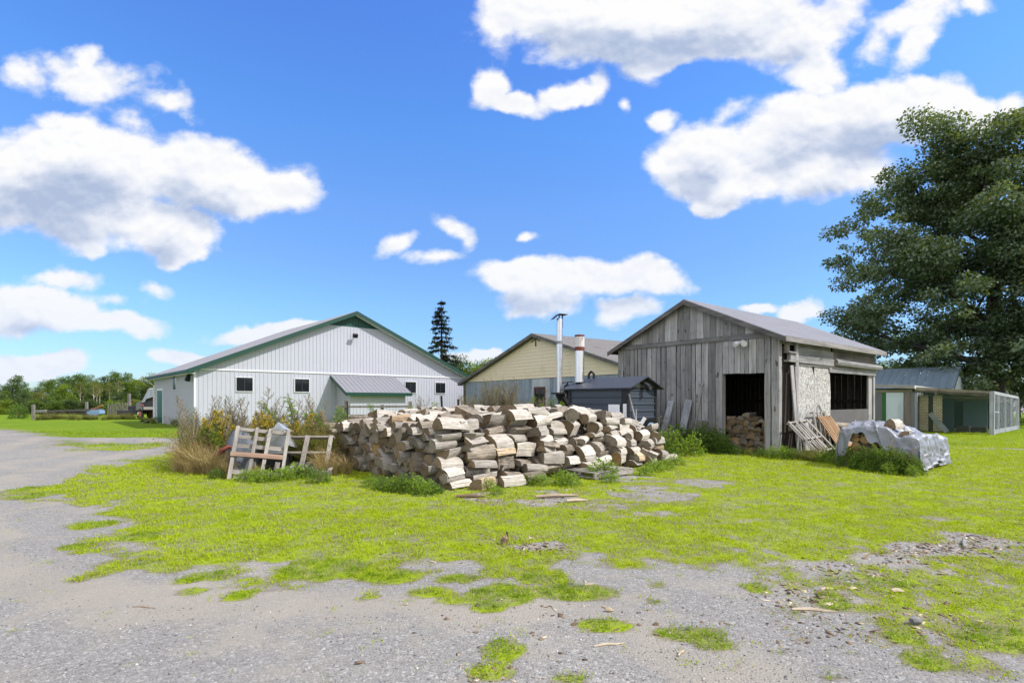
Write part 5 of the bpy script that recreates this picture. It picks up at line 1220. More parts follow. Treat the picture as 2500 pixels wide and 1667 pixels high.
def put_plant(kind, v, p, h, rz, word, where, group, spread=1.):
    e = empty('weed' if kind not in ('dryshrub', 'drygrass', 'bush') else {'dryshrub': 'dry_shrub', 'drygrass': 'grass_clump', 'bush': 'leafy_weed'}[kind], p, rz, None, 'weed', group); e.scale = (h*spread, h*spread, h)
    for part, me in plant_proto(kind, v).items():
        o = bpy.data.objects.new(part, me); COL.objects.link(o); o.parent = e
    WEEDS.append((e, word, where)); return e
KW = {'mugwort': 'grey-green feathery mugwort stalk', 'willow': 'bright green willowy weed', 'golden': 'yellow-plumed goldenrod', 'drygrass': 'straw-coloured dry grass clump', 'rushes': 'olive rusty-headed grass clump', 'bush': 'dark green leafy weed', 'lowweed': 'low bright green weed', 'dryshrub': 'bare brown twiggy shrub'}
def scatter():
    r = np.random.RandomState(12)
    W1 = 'behind the propped pallet'; G1 = 'tall weeds behind the propped pallet'
    for px, d, h, k in ((505,13.4,1.50,'mugwort'),(470,13.2,1.2,'mugwort'),(548,13.3,1.62,'mugwort'),(576,13.2,1.45,'mugwort'),(600,13.5,1.62,'mugwort'),(638,13.4,1.9,'mugwort'),(735,13.6,1.75,'mugwort'),(752,13.6,1.5,'mugwort'),(775,13.7,1.55,'mugwort'),(452,12.9,.95,'mugwort'),(612,13.2,1.3,'mugwort'),(490,13.0,1.0,'mugwort'),(660,13.5,1.45,'mugwort'),(715,13.5,1.6,'mugwort'),
                        (508,12.7,1.32,'golden'),(530,12.6,1.34,'golden'),(545,12.8,1.2,'golden'),(620,12.7,1.15,'golden'),(640,12.6,1.2,'golden'),(655,12.7,1.28,'golden'),(668,12.6,1.2,'golden'),(735,12.8,1.25,'golden'),(560,12.5,1.0,'golden'),(690,12.8,1.22,'golden'),
                        (690,13.3,1.75,'willow'),(725,13.5,1.85,'willow'),(702,13.2,1.5,'willow'),(790,13.6,1.5,'willow'),(525,12.4,.95,'willow'),(540,12.3,.85,'willow'),(555,12.4,1.0,'willow'),(760,13.4,1.45,'willow'),(815,14.5,1.5,'willow'),(835,14.6,1.62,'willow'),(870,14.8,1.5,'willow'),(930,15.2,1.68,'willow'),(975,15.4,1.6,'willow'),(1095,16.4,1.72,'willow'),(985,15.6,1.55,'willow')):
        put_plant(k, r.randint(0, 4), at(px, d), h, r.uniform(0, 6.28), KW[k], W1 if px < 800 else 'behind the woodpile', G1 if px < 800 else 'green weeds behind the woodpile')
    for _ in range(34):
        put_plant('mugwort', r.randint(0, 4), at(r.uniform(455, 800), r.uniform(12.8, 14.2)), r.uniform(1.25, 1.75), r.uniform(0, 6.28), KW['mugwort'], W1, G1, .8)
    for _ in range(46):
        px = r.uniform(440, 800); d = r.uniform(12.3, 14.6); f = (px-440)/360; k = r.choice(['mugwort', 'golden', 'rushes', 'bush', 'willow'], p=[.50, .07, .23, .1, .1] if f < .6 else [.25, .03, .52, .08, .12])
        put_plant(k, r.randint(0, 4), at(px, d), r.uniform(.9, 1.35)*(1 if k != 'bush' else .75), r.uniform(0, 6.28), KW[k], W1, G1, 1.1)
    for px, d, h, k in ((455,12.2,.8,'drygrass'),(480,11.9,.75,'drygrass'),(500,11.7,.7,'drygrass'),(520,11.6,.7,'drygrass'),(540,11.5,.55,'drygrass'),(470,12.6,1.0,'drygrass'),(695,13.0,1.15,'rushes'),(715,12.9,1.2,'rushes'),(735,12.8,1.1,'rushes'),(755,12.9,1.1,'drygrass'),(775,12.8,1.0,'drygrass'),(795,12.4,.9,'rushes'),(745,12.8,.95,'rushes'),(788,11.9,.7,'drygrass'),(440,12.4,.7,'drygrass'),(430,12.0,.45,'drygrass'),(640,13.0,1.05,'rushes'),(670,12.9,1.0,'rushes'),(785,11.6,.6,'drygrass'),(815,11.8,.5,'drygrass'),(845,11.6,.5,'drygrass'),(560,11.2,.4,'drygrass'),(625,11.1,.35,'drygrass'),(490,12.3,.9,'rushes'),(460,11.6,.5,'drygrass'),(580,12.4,.9,'rushes')):
        put_plant(k, r.randint(0, 4), at(px, d), h, r.uniform(0, 6.28), KW[k], 'around the propped pallet', 'dry grass around the propped pallet', 1.15)
    for px, py, h, k in ((600,1172,.26,'lowweed'),(630,1176,.3,'lowweed'),(655,1175,.28,'lowweed'),(690,1172,.3,'lowweed'),(715,1168,.34,'lowweed'),(745,1165,.3,'bush'),(530,1168,.25,'bush'),(500,1150,.3,'bush'),(780,1178,.3,'bush'),
                         (905,1188,.22,'lowweed'),(935,1195,.25,'bush'),(960,1198,.28,'lowweed'),(990,1200,.32,'bush'),(1015,1203,.34,'lowweed'),(1040,1207,.28,'lowweed'),(1065,1205,.2,'bush'),(1190,1195,.24,'lowweed'),(1215,1207,.16,'lowweed'),(1285,1182,.22,'lowweed'),(1320,1184,.25,'lowweed'),(1375,1182,.3,'lowweed'),(1395,1186,.28,'lowweed'),(1470,1165,.45,'lowweed'),(1490,1178,.22,'lowweed'),(1575,1160,.26,'lowweed'),(1600,1150,.3,'lowweed'),(1625,1145,.28,'lowweed'),(1650,1135,.3,'lowweed')):
        put_plant(k, r.randint(0, 4), gp(px, py), h, r.uniform(0, 6.28), KW[k], 'at the foot of the woodpile' if px > 800 else 'at the foot of the propped pallet', 'low weeds round the foot of the woodpile and pallets', 1.5)
    for px, d, h, k in ((1630,15.4,.9,'lowweed'),(1655,15.2,.8,'willow'),(1672,15.2,.75,'willow'),(1690,15.6,.7,'lowweed'),(1612,15.0,.8,'bush'),(1622,16.6,1.1,'mugwort'),(1640,17.0,1.0,'mugwort'),(1660,17.2,.85,'bush'),(1690,17.0,.8,'bush'),(1715,16.8,.9,'bush'),(1735,16.7,1.1,'mugwort'),(1750,16.5,.8,'bush'),(1700,16.6,.7,'mugwort'),(1605,15.6,1.15,'mugwort'),(1680,17.2,1.,'mugwort'),(1725,17.3,1.2,'mugwort'),(1765,16.4,.55,'bush')):
        put_plant(k, r.randint(0, 4), at(px, d), h, r.uniform(0, 6.28), KW[k], 'along the front of the woodshed', 'weeds along the front of the woodshed', 1.2 if k == 'bush' else 1)
    for px, d, h, k in ((1800,15.9,.3,'bush'),(1830,15.6,.3,'rushes'),(1860,15.3,.28,'bush'),(1885,15.0,.34,'lowweed'),(1910,14.8,.42,'lowweed'),(1935,14.7,.35,'bush'),(1970,14.4,.42,'rushes'),(1995,14.3,.45,'rushes'),(2020,14.2,.46,'rushes'),(2045,13.9,.5,'bush'),(2060,13.4,.34,'bush'),(1985,14.0,.3,'rushes'),(2010,13.9,.3,'lowweed'),(2040,13.5,.3,'lowweed'),(2075,12.9,.45,'bush'),(1950,14.5,.3,'rushes')):
        put_plant(k, r.randint(0, 4), at(px, d), h, r.uniform(0, 6.28), KW[k], 'below the leaning pallets', 'weeds below the pallets beside the woodshed', 1.4)
    for px, d, h, k in ((2110,12.5,.62,'bush'),(2135,12.3,.55,'bush'),(2160,12.1,.62,'bush'),(2185,11.9,.6,'bush'),(2205,11.75,.55,'bush'),(2225,11.7,.5,'bush'),(2195,11.9,.8,'mugwort'),(2150,12.1,.7,'willow'),(2215,11.7,.75,'mugwort'),(2090,12.6,.35,'lowweed'),(2120,12.2,.3,'lowweed'),(2170,11.7,.3,'lowweed'),(2230,11.4,.25,'lowweed')):
        put_plant(k, r.randint(0, 4), at(px, d), h, r.uniform(0, 6.28), KW[k], 'in front of the tarp covered firewood', 'weeds in front of the tarp covered firewood', 1.05)
    for px, d, h in ((1150,31,2.0),(1180,31,2.4),(1202,30.5,2.9),(1225,30,2.7),(1238,30,2.8),(1248,29.5,2.6),(1168,30,1.8),(1270,29,1.7),(1290,28,1.6),(1030,25,1.75),(1135,30,2.0),(1330,27,1.8),(1320,27,1.7),(1442,14.9,1.25),(1462,14.7,1.1),(1486,14.5,1.15),(1500,14.4,1.05),(1525,14.3,1.1)):
        k = 'dryshrub'
        put_plant(k, r.randint(0, 4), at(px, d), h, r.uniform(0, 6.28), KW[k], 'before the yellow barn' if d > 20 else 'before the black boiler', 'dry shrubs before the yellow barn' if d > 20 else 'dry shrubs before the black boiler', .75)
    for px, d, h in ((1345,26,1.9),(1352,26,1.75),(1372,17.6,1.75),(1290,27,2.0),(1322,27,1.6)):
        put_plant('willow', r.randint(0, 4), at(px, d), h, r.uniform(0, 6.28), KW['willow'], 'near the yellow barn door', 'green weeds before the yellow barn')
    for k_ in range(22):
        put_plant('rushes', r.randint(0, 4), at(95+k_*11+r.uniform(-4, 4), r.uniform(43.5, 46)), r.uniform(.35, .7), r.uniform(0, 6.28), KW['rushes'], 'round the old wagon', 'tall grass round the old wagon', 2.2)
    for px, d, h, k in ((375,37.5,.55,'rushes'),(360,38.5,.5,'rushes'),(348,40,.5,'rushes'),(420,34.5,.5,'mugwort'),(445,33,.9,'mugwort'),(458,32,1.1,'mugwort'),(432,33.8,.5,'bush')):
        put_plant(k, r.randint(0, 4), at(px, d), h, r.uniform(0, 6.28), KW[k], 'along the white barn end wall', 'weeds along the white barn end wall', 1.6)
    # unique labels: by kind, then counted from the left inside their bed
    seen = {}
    inf = lambda e: e.location.x/e.location.y
    for e, word, where in sorted(WEEDS, key=lambda t: inf(t[0])):
        seen.setdefault((word, where), []).append(e)
    for (word, where), L in seen.items():
        for i, e in enumerate(L): e['label'] = f'{word} {where}' if len(L) == 1 else f'{word} {where}, {ordw(i+1)} from the left'
scatter()

# ------------------------------------------------------------------ trees
def crown_mesh(name, clusters, per, leaf, mats, seed, spread=.62, droop=.0, wid=.6):
    """leaf sprays round cluster centres (x, y, z, radius)"""
    r = np.random.RandomState(seed); Vs = []; Fs = []; n0 = 0
    for (x, y, z, rad) in clusters:
        n = int(per*rad*rad); d = r.normal(0, 1, (n, 3)); d /= np.linalg.norm(d, axis=1, keepdims=True)
        rr = rad*r.uniform(0, 1, n)**.45; P = np.array([x, y, z])+d*rr[:, None]*np.array([1, 1, spread])
        P += r.normal(0, .05*rad, P.shape)
        L = r.uniform(.6, 1.3, n)*leaf; D_ = d*np.array([1, 1, .4])+r.normal(0, .7, (n, 3))-[0, 0, droop]; N_ = r.normal(0, .55, (n, 3))+[0, 0, 1.]
        V, F_ = leaves_np(P, D_, N_, L, L*wid); Vs.append(V); Fs.append(F_+n0); n0 += len(V)
    return np.concatenate(Vs), np.concatenate(Fs)
def limb_tree(h, spread, seed, nlimb=7, r0=.35, fork=.25, up=.7, sub=4, kinks=.06):
    """trunk and limbs; returns MB and limb tips"""
    r = random.Random(seed); mb = MB(); tips = []
    tp = [Vector((r.gauss(0, kinks)*h*.1*t, r.gauss(0, kinks)*h*.1*t, h*.86*t)) for t in np.linspace(0, 1, 8)]
    mb.tube(tp, [r0*(1.25 if i == 0 else 1)*(1-.85*i/7) for i in range(8)], 10)
    for k in range(nlimb):
        t = fork+(.92-fork)*(k+.5)/nlimb; i = min(6, int(t*7)); base = tp[i].lerp(tp[i+1], t*7-i); az = k*2.4+r.uniform(-.4, .4); L = spread*(1.1-.55*t)*r.uniform(.8, 1.1); el = up*(.5+.8*t)
        pts = [base]; d = Vector((math.cos(az), math.sin(az), el)).normalized()
        for q in range(4): d = (d+Vector((r.gauss(0, .14), r.gauss(0, .14), r.gauss(.06, .1)))).normalized(); pts.append(pts[-1]+d*L/4)
        rr = r0*.42*(1.05-.6*t); mb.tube(pts, [rr*(1-.2*q) for q in range(5)], 7); tips.append((pts[-1], d))
        for s in range(sub):
            b = pts[1+s % 4]; d2 = (d+Vector((r.gauss(0, .7), r.gauss(0, .7), r.gauss(.1, .35)))).normalized(); e = b+d2*L*r.uniform(.3, .55); mb.tube([b, b.lerp(e, .5)+Vector((0, 0, .04*L)), e], [rr*.4, rr*.28, rr*.12], 5); tips.append((e, d2)); tips.append((b.lerp(e, .6), d2))
    tips.append((tp[-1], Vector((0, 0, 1))))
    return mb, tips
BARK = plain('dark_bark', (.055, .045, .04), .9, 0, .25, 3., bump=.6, stretch=(1, 1, .25)); BIRCH = plain('pale_birch_trunk', (.50, .45, .38), .8, 0, .15, 3., dirt=(.22, .19, .16))
def maple():
    p = at(2424, 41); H_ = 21.6
    b = empty('maple_tree', p, 0, 'huge dark green maple rising behind the blue roofed shed', 'tree')
    mb, tips = limb_tree(H_, 10.2, 5, 13, .72, .12, .62, 6); 
    lm = leafmat('maple_leaf', (.036, .074, .033), (.098, .150, .075), .3, (.19, .24, .17), .6, .12, .3)
    r = random.Random(3); cl = []
    for t, d in tips:
        cl.append((t.x, t.y, t.z, r.uniform(1.2, 2.0)))
    # outer sprays: a broad egg, ragged, hanging low on the near side
    for k in range(470):
        az = r.uniform(0, 6.283); f = r.uniform(.0, 1)**.9 ; z = 2.0+f*(H_-2.6)
        prof = (.80+.2*min(1, f/.25)) if f < .5 else 1-.50*((f-.5)/.5)**1.7
        R0 = 10.4*prof*(1+.17*math.sin(az*3+f*9)+.10*math.sin(az*7+f*17)); rr = R0*r.uniform(.0, 1.0)**.42
        x, y = math.cos(az)*rr, math.sin(az)*rr
        
        cl.append((x, y, z, r.uniform(.55, 1.35)))
    for k in range(60):
        az = r.uniform(0, 6.283); f = r.random(); R0 = 10.9*((.85 if f < .5 else 1-.5*((f-.5)/.5)**1.7)); cl.append((math.cos(az)*R0, math.sin(az)*R0, 2.4+f*(H_-2.6), r.uniform(.35, .7)))
    for k in range(46): cl.append((r.uniform(-3.5, 5), r.uniform(-3.8, -1.2), r.uniform(3.6, 7.5), r.uniform(.7, 1.2)))
    mb.build('trunk', BARK, b, True)
    V, F_ = crown_mesh('crown', cl, 215, .235, lm, 9, .5, .25, .75)
    np_mesh('crown', V, F_, lm, parent=b)
maple()
def spruce():
    p = at(1077, 56); b = empty('spruce_tree', p, 0, 'thin dark spruce standing alone behind the white barn', 'tree'); H_ = 12.0; r = random.Random(2); rn = np.random.RandomState(4)
    mb = MB(); mb.tube([(0, 0, 0), (.05, 0, H_*.5), (0, 0, H_)], [.2, .13, .03], 8); P = []; D_ = []; 
    z = 1.5
    while z < H_-.1:
        f = 1-z/H_; L0 = 2.7*f**.8+.22
        for k in range(6):
            if r.random() < .25: continue
            az = r.uniform(0, 6.28); L = L0*r.uniform(.5, 1.12); e = Vector((math.cos(az)*L, math.sin(az)*L, z-.22*L+.10*L*L*.3)); mb.tube([(0, 0, z), (e.x*.5, e.y*.5, z-.12*L), e], [.035, .025, .01], 4)
            n = int(58*L)+14
            for _ in range(n):
                t = r.random()**.75; q = np.array([e.x*t, e.y*t, z+(e.z-z)*t]); q += rn.normal(0, .10, 3)*[1, 1, .8]; P.append(q); D_.append([math.cos(az)+r.gauss(0, .8), math.sin(az)+r.gauss(0, .8), -.7+r.gauss(0, .4)])
        z += r.uniform(.36, .55)
    P = np.array(P); V, F_ = leaves_np(P, np.array(D_), rn.normal(0, .6, P.shape)+[0, 0, 1], rn.uniform(.14, .34, len(P)), rn.uniform(.06, .13, len(P)))
    mb.build('trunk', BARK, b); lm = leafmat('spruce_needles', (.010, .017, .010), (.022, .032, .016), .05, rough=.8, spec=.1); np_mesh('crown', V, F_, lm, parent=b)
spruce()
LMS = [leafmat('leaf_yellow_green', (.085, .15, .012), (.19, .26, .022), .35), leafmat('leaf_mid_green', (.045, .095, .014), (.10, .165, .024), .3), leafmat('leaf_dark_green', (.018, .042, .012), (.045, .078, .02), .22), leafmat('leaf_olive', (.11, .135, .03), (.20, .19, .045), .3), leafmat('leaf_blue_green', (.045, .085, .035), (.09, .13, .05), .25), leafmat('leaf_autumn', (.22, .18, .015), (.34, .25, .03), .35)]
TREEP = []
def tree_protos():
    r = random.Random(9)
    for k in range(6):
        H_ = 1.0; mb, tips = limb_tree(8, 2.6, 40+k, 8, .13, .2, .8, 3); cl = [(t.x, t.y, t.z, r.uniform(.5, .9)) for t, d in tips]
        for _ in range(60):
            az = r.uniform(0, 6.28); f = r.random(); z = .9+f*7.0; prof = (math.sin(math.pi*(.14+.80*f))**.7); rr = 2.5*prof*r.uniform(.35, 1.05)*(1+.2*math.sin(az*3+k)); cl.append((math.cos(az)*rr, math.sin(az)*rr, z, r.uniform(.35, .8)))
        V, F_ = crown_mesh('crown', cl, 95, .24, None, 70+k, .7)
        me = {}
        for li, lm in enumerate(LMS):
            o = np_mesh('crown', V, F_, lm); me[li] = o.data; bpy.data.objects.remove(o)
        o = mb.build('trunk', BARK); tm = o.data; bpy.data.objects.remove(o)
        o = mb.build('trunk', BIRCH); tb = o.data; bpy.data.objects.remove(o)
        TREEP.append((me, tm, tb))
    # birch: thin leafy top, long bare pale stem
    for k in range(2):
        mb, tips = limb_tree(8, 1.8, 60+k, 7, .15, .5, 1.2, 4); cl = [(t.x, t.y, t.z+.2, r.uniform(.35, .6)) for t, d in tips]
        V, F_ = crown_mesh('crown', cl, 75, .2, None, 90+k, .7); o = np_mesh('crown', V, F_, LMS[3]); cm = o.data; bpy.data.objects.remove(o); o = mb.build('trunk', BIRCH); tb = o.data; bpy.data.objects.remove(o); TREEP.append(({3: cm, 0: cm, 5: cm}, tb, tb))
tree_protos()
TREES = []
def put_tree(px, d, ytop, v, col, name='leafy_tree', wide=1., birch=False, word='', where='in the meadow tree line', group='trees along the far edge of the meadow', z0=0.):
    h = pz(ytop, d)-z0; e = empty(name, at(px, d, z0), random.uniform(0, 6.28), None, 'tree', group); s = h/8.0; e.scale = (s*wide, s*wide, s)
    me, tm, tb = TREEP[v]
    for nm, dat in (('trunk', tb if birch else tm), ('crown', me[col])):
        o = bpy.data.objects.new(nm, dat); COL.objects.link(o); o.parent = e
    TREES.append((e, word, where)); return e
def woods():
    random.seed(14); W = ('yellow-green', 'mid-green', 'dark green', 'olive', 'blue-green', 'gold-tinted')
    for px, d, y, col, wide in ((-20,80,930,2,1.2),(12,84,936,4,1.),(42,78,916,1,.9),(30,68,938,2,1.),(58,64,950,4,.9),(8,66,955,1,1.1),(75,86,955,2,1.2),(92,82,940,1,.9),(112,84,928,1,1.),(84,70,958,3,1.),(105,72,962,0,.8),(128,78,926,1,1.),(150,70,938,0,1.15),(160,84,918,1,1.1),(178,86,918,2,1.),(195,82,914,1,1.),(140,66,965,1,.9),(172,66,962,0,.9),(215,86,916,1,1.1),(238,84,924,1,1.),(262,86,918,2,1.),(278,84,906,1,.9),(250,72,950,2,1.),(225,70,950,2,1.1),(205,72,952,1,.9),(310,84,910,1,.9),(300,72,930,1,1.),(325,72,926,0,1.),(345,74,922,5,1.),(365,74,912,0,1.1),(290,66,958,2,1.2),(320,64,954,2,1.3),(350,66,942,2,1.3),(385,70,915,1,1.2),(270,65,975,0,1.),(180,64,982,2,1.1),(120,64,985,2,1.),(400,82,925,1,1.2),(-50,74,930,1,1.2),(60,90,945,1,1.2)):
        put_tree(px, d, y, random.randrange(6), col, wide=wide, word=W[col]+' leafy tree')
    for k in range(22):
        px = -30+k*20+random.uniform(-8, 8); d = random.uniform(60, 66); col = random.choice((2, 1, 2, 0, 3))
        put_tree(px, d, random.uniform(972, 988), random.randrange(6), col, 'leafy_bush', 2.0, word=W[col]+' low bush', where='under the meadow trees', group='bushes under the meadow trees', z0=-.6)
    for px, d, y in ((196,68,928),(203,68.5,942),(228,68,926),(243,69,932),(267,68,928),(288,68,922),(103,69,948),(110,70,960),(236,67,935)):
        put_tree(px, d, y, 6+random.randrange(2), 3, 'birch_tree', .9, True, 'pale-stemmed birch')
    for px, d, y, col in ((1150,62,882,0),(1178,66,884,3),(1200,64,876,0),(1130,60,890,2),(1215,70,882,1),(1110,62,868,2)):
        put_tree(px, d, y, random.randrange(6), col, wide=1.2, word=W[col]+' leafy tree', where='showing between the white and yellow barns', group='trees between the two barns')
    for px, d, y, col in ((2190,60,880,2),(2255,56,900,2),(2450,52,905,2),(2490,50,915,2),(2520,47,900,2),(2160,62,885,1),(2425,56,890,2),(2560,46,890,2),(2320,60,900,2)):
        put_tree(px, d, y, random.randrange(6), col, wide=1.3, word=W[col]+' leafy tree', where='behind the coop under the maple', group='trees behind the coop')
    seen = {}
    for e, w, wh in sorted(TREES, key=lambda t: t[0].location.x/t[0].location.y): seen.setdefault((w, wh), []).append(e)
    for (w, wh), L in seen.items():
        for i, e in enumerate(L): e['label'] = f'{w} {wh}' if len(L) == 1 else f'{w} {wh}, {ordw(i+1)} from the left'
    p = at(45, 47); e = put_plant('bush', 1, p, 1.25, 0, '', '', 'round bush'); e['label'] = 'small round dark bush standing alone on the left meadow'; e['category'] = 'bush'; e.name = 'round_bush'; e.scale = (1.5, 1.5, 1.45); e['group'] = ''
    del e['group']
woods()
# ------------------------------------------------------------------ far left yard: old truck, trailers, timber, posts
def left_yard():
    blk = plain('faded_black_paint', (.03, .03, .034), .5, 0, .25, 2.); gry = plain('dull_grey_body', (.13, .13, .14), .45, .1, .2, 2.); tyre = plain('tyre_rubber', (.018, .018, .019), .85); rust = plain('rusty_rim', (.25, .10, .045), .8, 0, .3, 5.)
    tarp = plain('grey_truck_tarp', (.26, .29, .33), .5, 0, .22, 3., bump=.5)
    # truck seen from its front corner, cab running off behind the barn; local +x towards the barn
    b = empty('old_truck', at(331, 45.), R(8), 'old grey truck with a torn silver tarp over its cab, half behind the barn', 'truck'); b.scale = (.56, 1, 1.06)
    m_ = MB(); m_.prism([(0, 0, .72), (.06, 0, 1.28), (.25, 0, 1.36), (.95, 0, 1.42), (.95, 0, .72)], (0, 1.8, 0)); m_.build('hood', gry, b)
    m_ = MB(); m_.prism([(.95, .05, .7), (.95, .05, 1.45), (1.75, .15, 2.25), (3.2, .15, 2.3), (3.4, .05, .7)], (0, 1.7, 0)); m_.build('cab', blk, b)
    m_ = MB(); pr = [(.72, -.04, 1.40), (.98, -.06, 1.54), (1.7, -.04, 2.33), (3.2, -.04, 2.38), (3.3, -.05, 2.0), (2.2, -.06, 1.75), (1.5, -.06, 1.62), (1.2, -.07, 1.35)]
    m_.prism(pr, (0, 1.9, 0)); m_.build('tarp_cover', tarp, b)
    m_ = MB(); m_.span((-.08, .1, 2.33), (0, .2, 2.38)); m_ = MB(); m_.prism([(1.55, -.05, 2.26), (1.95, -.05, 2.46), (2.8, -.05, 2.46), (2.8, -.05, 2.38), (2.0, -.05, 2.38)], (0, 1.8, 0)); m_.build('roof_visor', plain('white_visor', (.55, .56, .58), .5), b)
    m_ = MB(); m_.span((-.12, -.05, .62), (.05, 1.85, .76)); m_.build('bumper', blk, b)
    m_ = MB(); m_.span((-.02, .1, 1.0), (.02, .3, 1.22)); m_.build('headlight', plain('lamp_glass', (.6, .6, .6), .2), b)
    m_ = MB(); m_.span((.93, -.03, 1.02), (1.12, .02, 1.22)); m_.build('marker_light', plain('red_lens', (.35, .05, .06), .3), b)
    m_ = MB(); m_.span((1.1, -.04, .78), (3.0, .0, 1.0)); m_.build('side_step', plain('pale_side_board', (.36, .32, .30), .7), b)
    m_ = MB(); m_.span((.25, -.03, .35), (.33, .0, .58)); m_.span((.25, -.03, .52), (.43, .0, .58)); m_.build('plate', plain('white_plate', (.7, .7, .7), .5), b)
    for x, y in ((.55, .1), (.55, 1.65), (2.6, .1)):
        w = MB(); w.tube([(x, y-.1, .42), (x, y+.1, .42)], .42, 18); wo = w.build('wheel', tyre, b); w = MB(); w.tube([(x, y-.12, .42), (x, y-.1, .42)], .22, 12); w.build('rim', rust, wo)
    # flat trailer
    b = empty('flat_trailer', at(286, 45.5), R(4), 'low black flat trailer standing in front of the old truck', 'trailer')
    m_ = MB(); m_.span((0, 0, .52), (1.75, 1.8, .72)); m_.build('deck', blk, b); m_ = MB(); m_.span((0, -.03, .40), (1.9, .0, .62)); m_.beam((1.7, .9, .6), (2.3, .9, .75), .12, .1); m_.build('frame', plain('dark_steel', (.045, .042, .045), .6), b)
    m_ = MB(); m_.span((.25, 1.0, .74), (1.45, 1.7, 1.12)); m_.build('toolbox', blk, b)
    w = MB(); w.tube([(.9, -.02, .3), (.9, .2, .3)], .3, 14); w.build('wheel', tyre, b)
    # long low timber stack / old wagon deck
    b = empty('old_wagon', at(92, 47), R(2), 'long low derelict wagon bed sunk in grass on the far meadow', 'wagon')
    m_ = MB(); m_.beam((.0, 0, .62), (5.2, .1, .80), .9, .16); m_.build('deck', plain('rotten_wagon_deck', (.085, .08, .08), .9, 0, .3, 2.), b); m_ = MB(); m_.beam((.0, -.5, .66), (1.1, -.48, .69), .1, .2); m_.build('pale_board', M['barnwood_u'], b)
    m_ = MB(); m_.beam((.4, -.3, .4), (5.1, -.2, .58), .1, .2); m_.build('beam', blk, b)
    for x in (1.1, 4.4): w = MB(); w.tube([(x, -.42, .3), (x, -.3, .3)], .3, 14); w.build('wheel', tyre, b)
    # blue and orange machine
    b = empty('farm_implement', at(207, 46.5), R(5), 'blue farm implement with an orange bar lying beside the wagon', 'implement')
    m_ = MB(); m_.prism([(.2, 0, .25), (.1, 0, .55), (.5, 0, .78), (1.15, 0, .75), (1.2, 0, .45), (.8, 0, .25)], (0, .7, 0)); m_.build('hopper', plain('faded_blue', (.17, .27, .42), .6), b)
    m_ = MB(); m_.tube([(.3, .3, .85), (.8, .3, .95), (1.15, .3, 1.15), (1.3, .3, 1.12)], .04, 6); m_.build('bar', plain('orange_bar', (.40, .13, .06), .6), b)
    m_ = MB(); m_.tube([(.05, -.05, .25), (.05, .1, .25)], .25, 12); m_.build('wheel', tyre, b)
    po = wood('far_post', (.24, .225, .21), (.14, .13, .12), 2, .1)
    for px, d, h, lb in ((81, 45, 1.25, 'pale square post standing alone in the left meadow'), (211, 50, 1.45, 'grey post sticking up behind the blue implement'), (315, 49, 2.2, 'tall grey pole behind the flat trailer')):
        m_ = MB(); m_.span((-.09, -.09, 0), (.09, .09, h)); tag(m_.build('post', po, None, loc=at(px, d)), lb, 'post')
    # old picket fence behind the trailer
    b = empty('picket_fence', at(262, 56), R(6), 'short run of rough grey pickets behind the flat trailer', 'fence'); m_ = MB(); r = random.Random(6)
    for k in range(17): x = k*.145; m_.beam((x, 0, 0), (x+r.uniform(-.05, .05), r.uniform(-.05, .05), r.uniform(1.0, 1.45)), .06, .02, (0, 1, 0))
    m_.build('picket_panel', po, b); m_ = MB(); m_.span((-.1, .02, .6), (2.5, .05, .68)); m_.build('rail', po, b)
    # ramp board lying at the barn door
    m_ = MB(); m_.beam((0, 0, .02), (.75, .25, .36), .5, .05); tag(m_.build('ramp_board', M['barnwood_u'], None, loc=at(350, 38.2)), 'pale board sloping up to the green door of the white barn', 'board')
left_yard()
def rail_fence():
    d = 19.5; po = wood('old_fence_post', (.25, .235, .21), (.12, .11, .095), 2, .1); 
    b = empty('rail_fence', at(845, d), 0, 'rickety grey rail fence in front of the white barn lean-to', 'fence')
    sx = d/F
    for px, top, w_ in ((845, 978, .13), (932, 988, .10), (1000, 980, .12), (1020, 988, .09)):
        p = MB(); x = (px-845)*sx; p.beam((x, 0, 0), (x+.02, 0, pz(top, d)), w_, w_, (1, 0, 0), 0, .008); p.build('post', po, b)
    p = MB(); p.beam(((820-845)*sx, -.08, pz(993, d)), ((1000-845)*sx, -.08, pz(992, d)), .05, .07); p.build('rail', po, b)
    p = MB(); p.beam(((822-845)*sx, -.08, pz(1013, d)), ((900-845)*sx, -.08, pz(1014, d)), .05, .06); p.build('rail', po, b)
    p = MB(); p.tube([((852-845)*sx, -.15, 0), ((851-845)*sx, -.15, pz(980, d))], .022, 6); tag(p.build('iron_stake', M['black_metal'], None, loc=at(845, d)), 'thin dark iron stake standing beside the rail fence', 'stake')
    for px, top, tilt, lb in ((1083, 966, -.08, 'dark tilted stake behind the woodpile near the white barn corner'), (1119, 974, .0, 'short dark stake behind the woodpile next to the yellow barn post')):
        p = MB(); p.beam((0, 0, 0), (tilt, 0, pz(top, 19)), .07, .07, (0, 1, 0)); tag(p.build('stake', M['black_metal'], None, loc=at(px, 19)), lb, 'stake')
rail_fence()

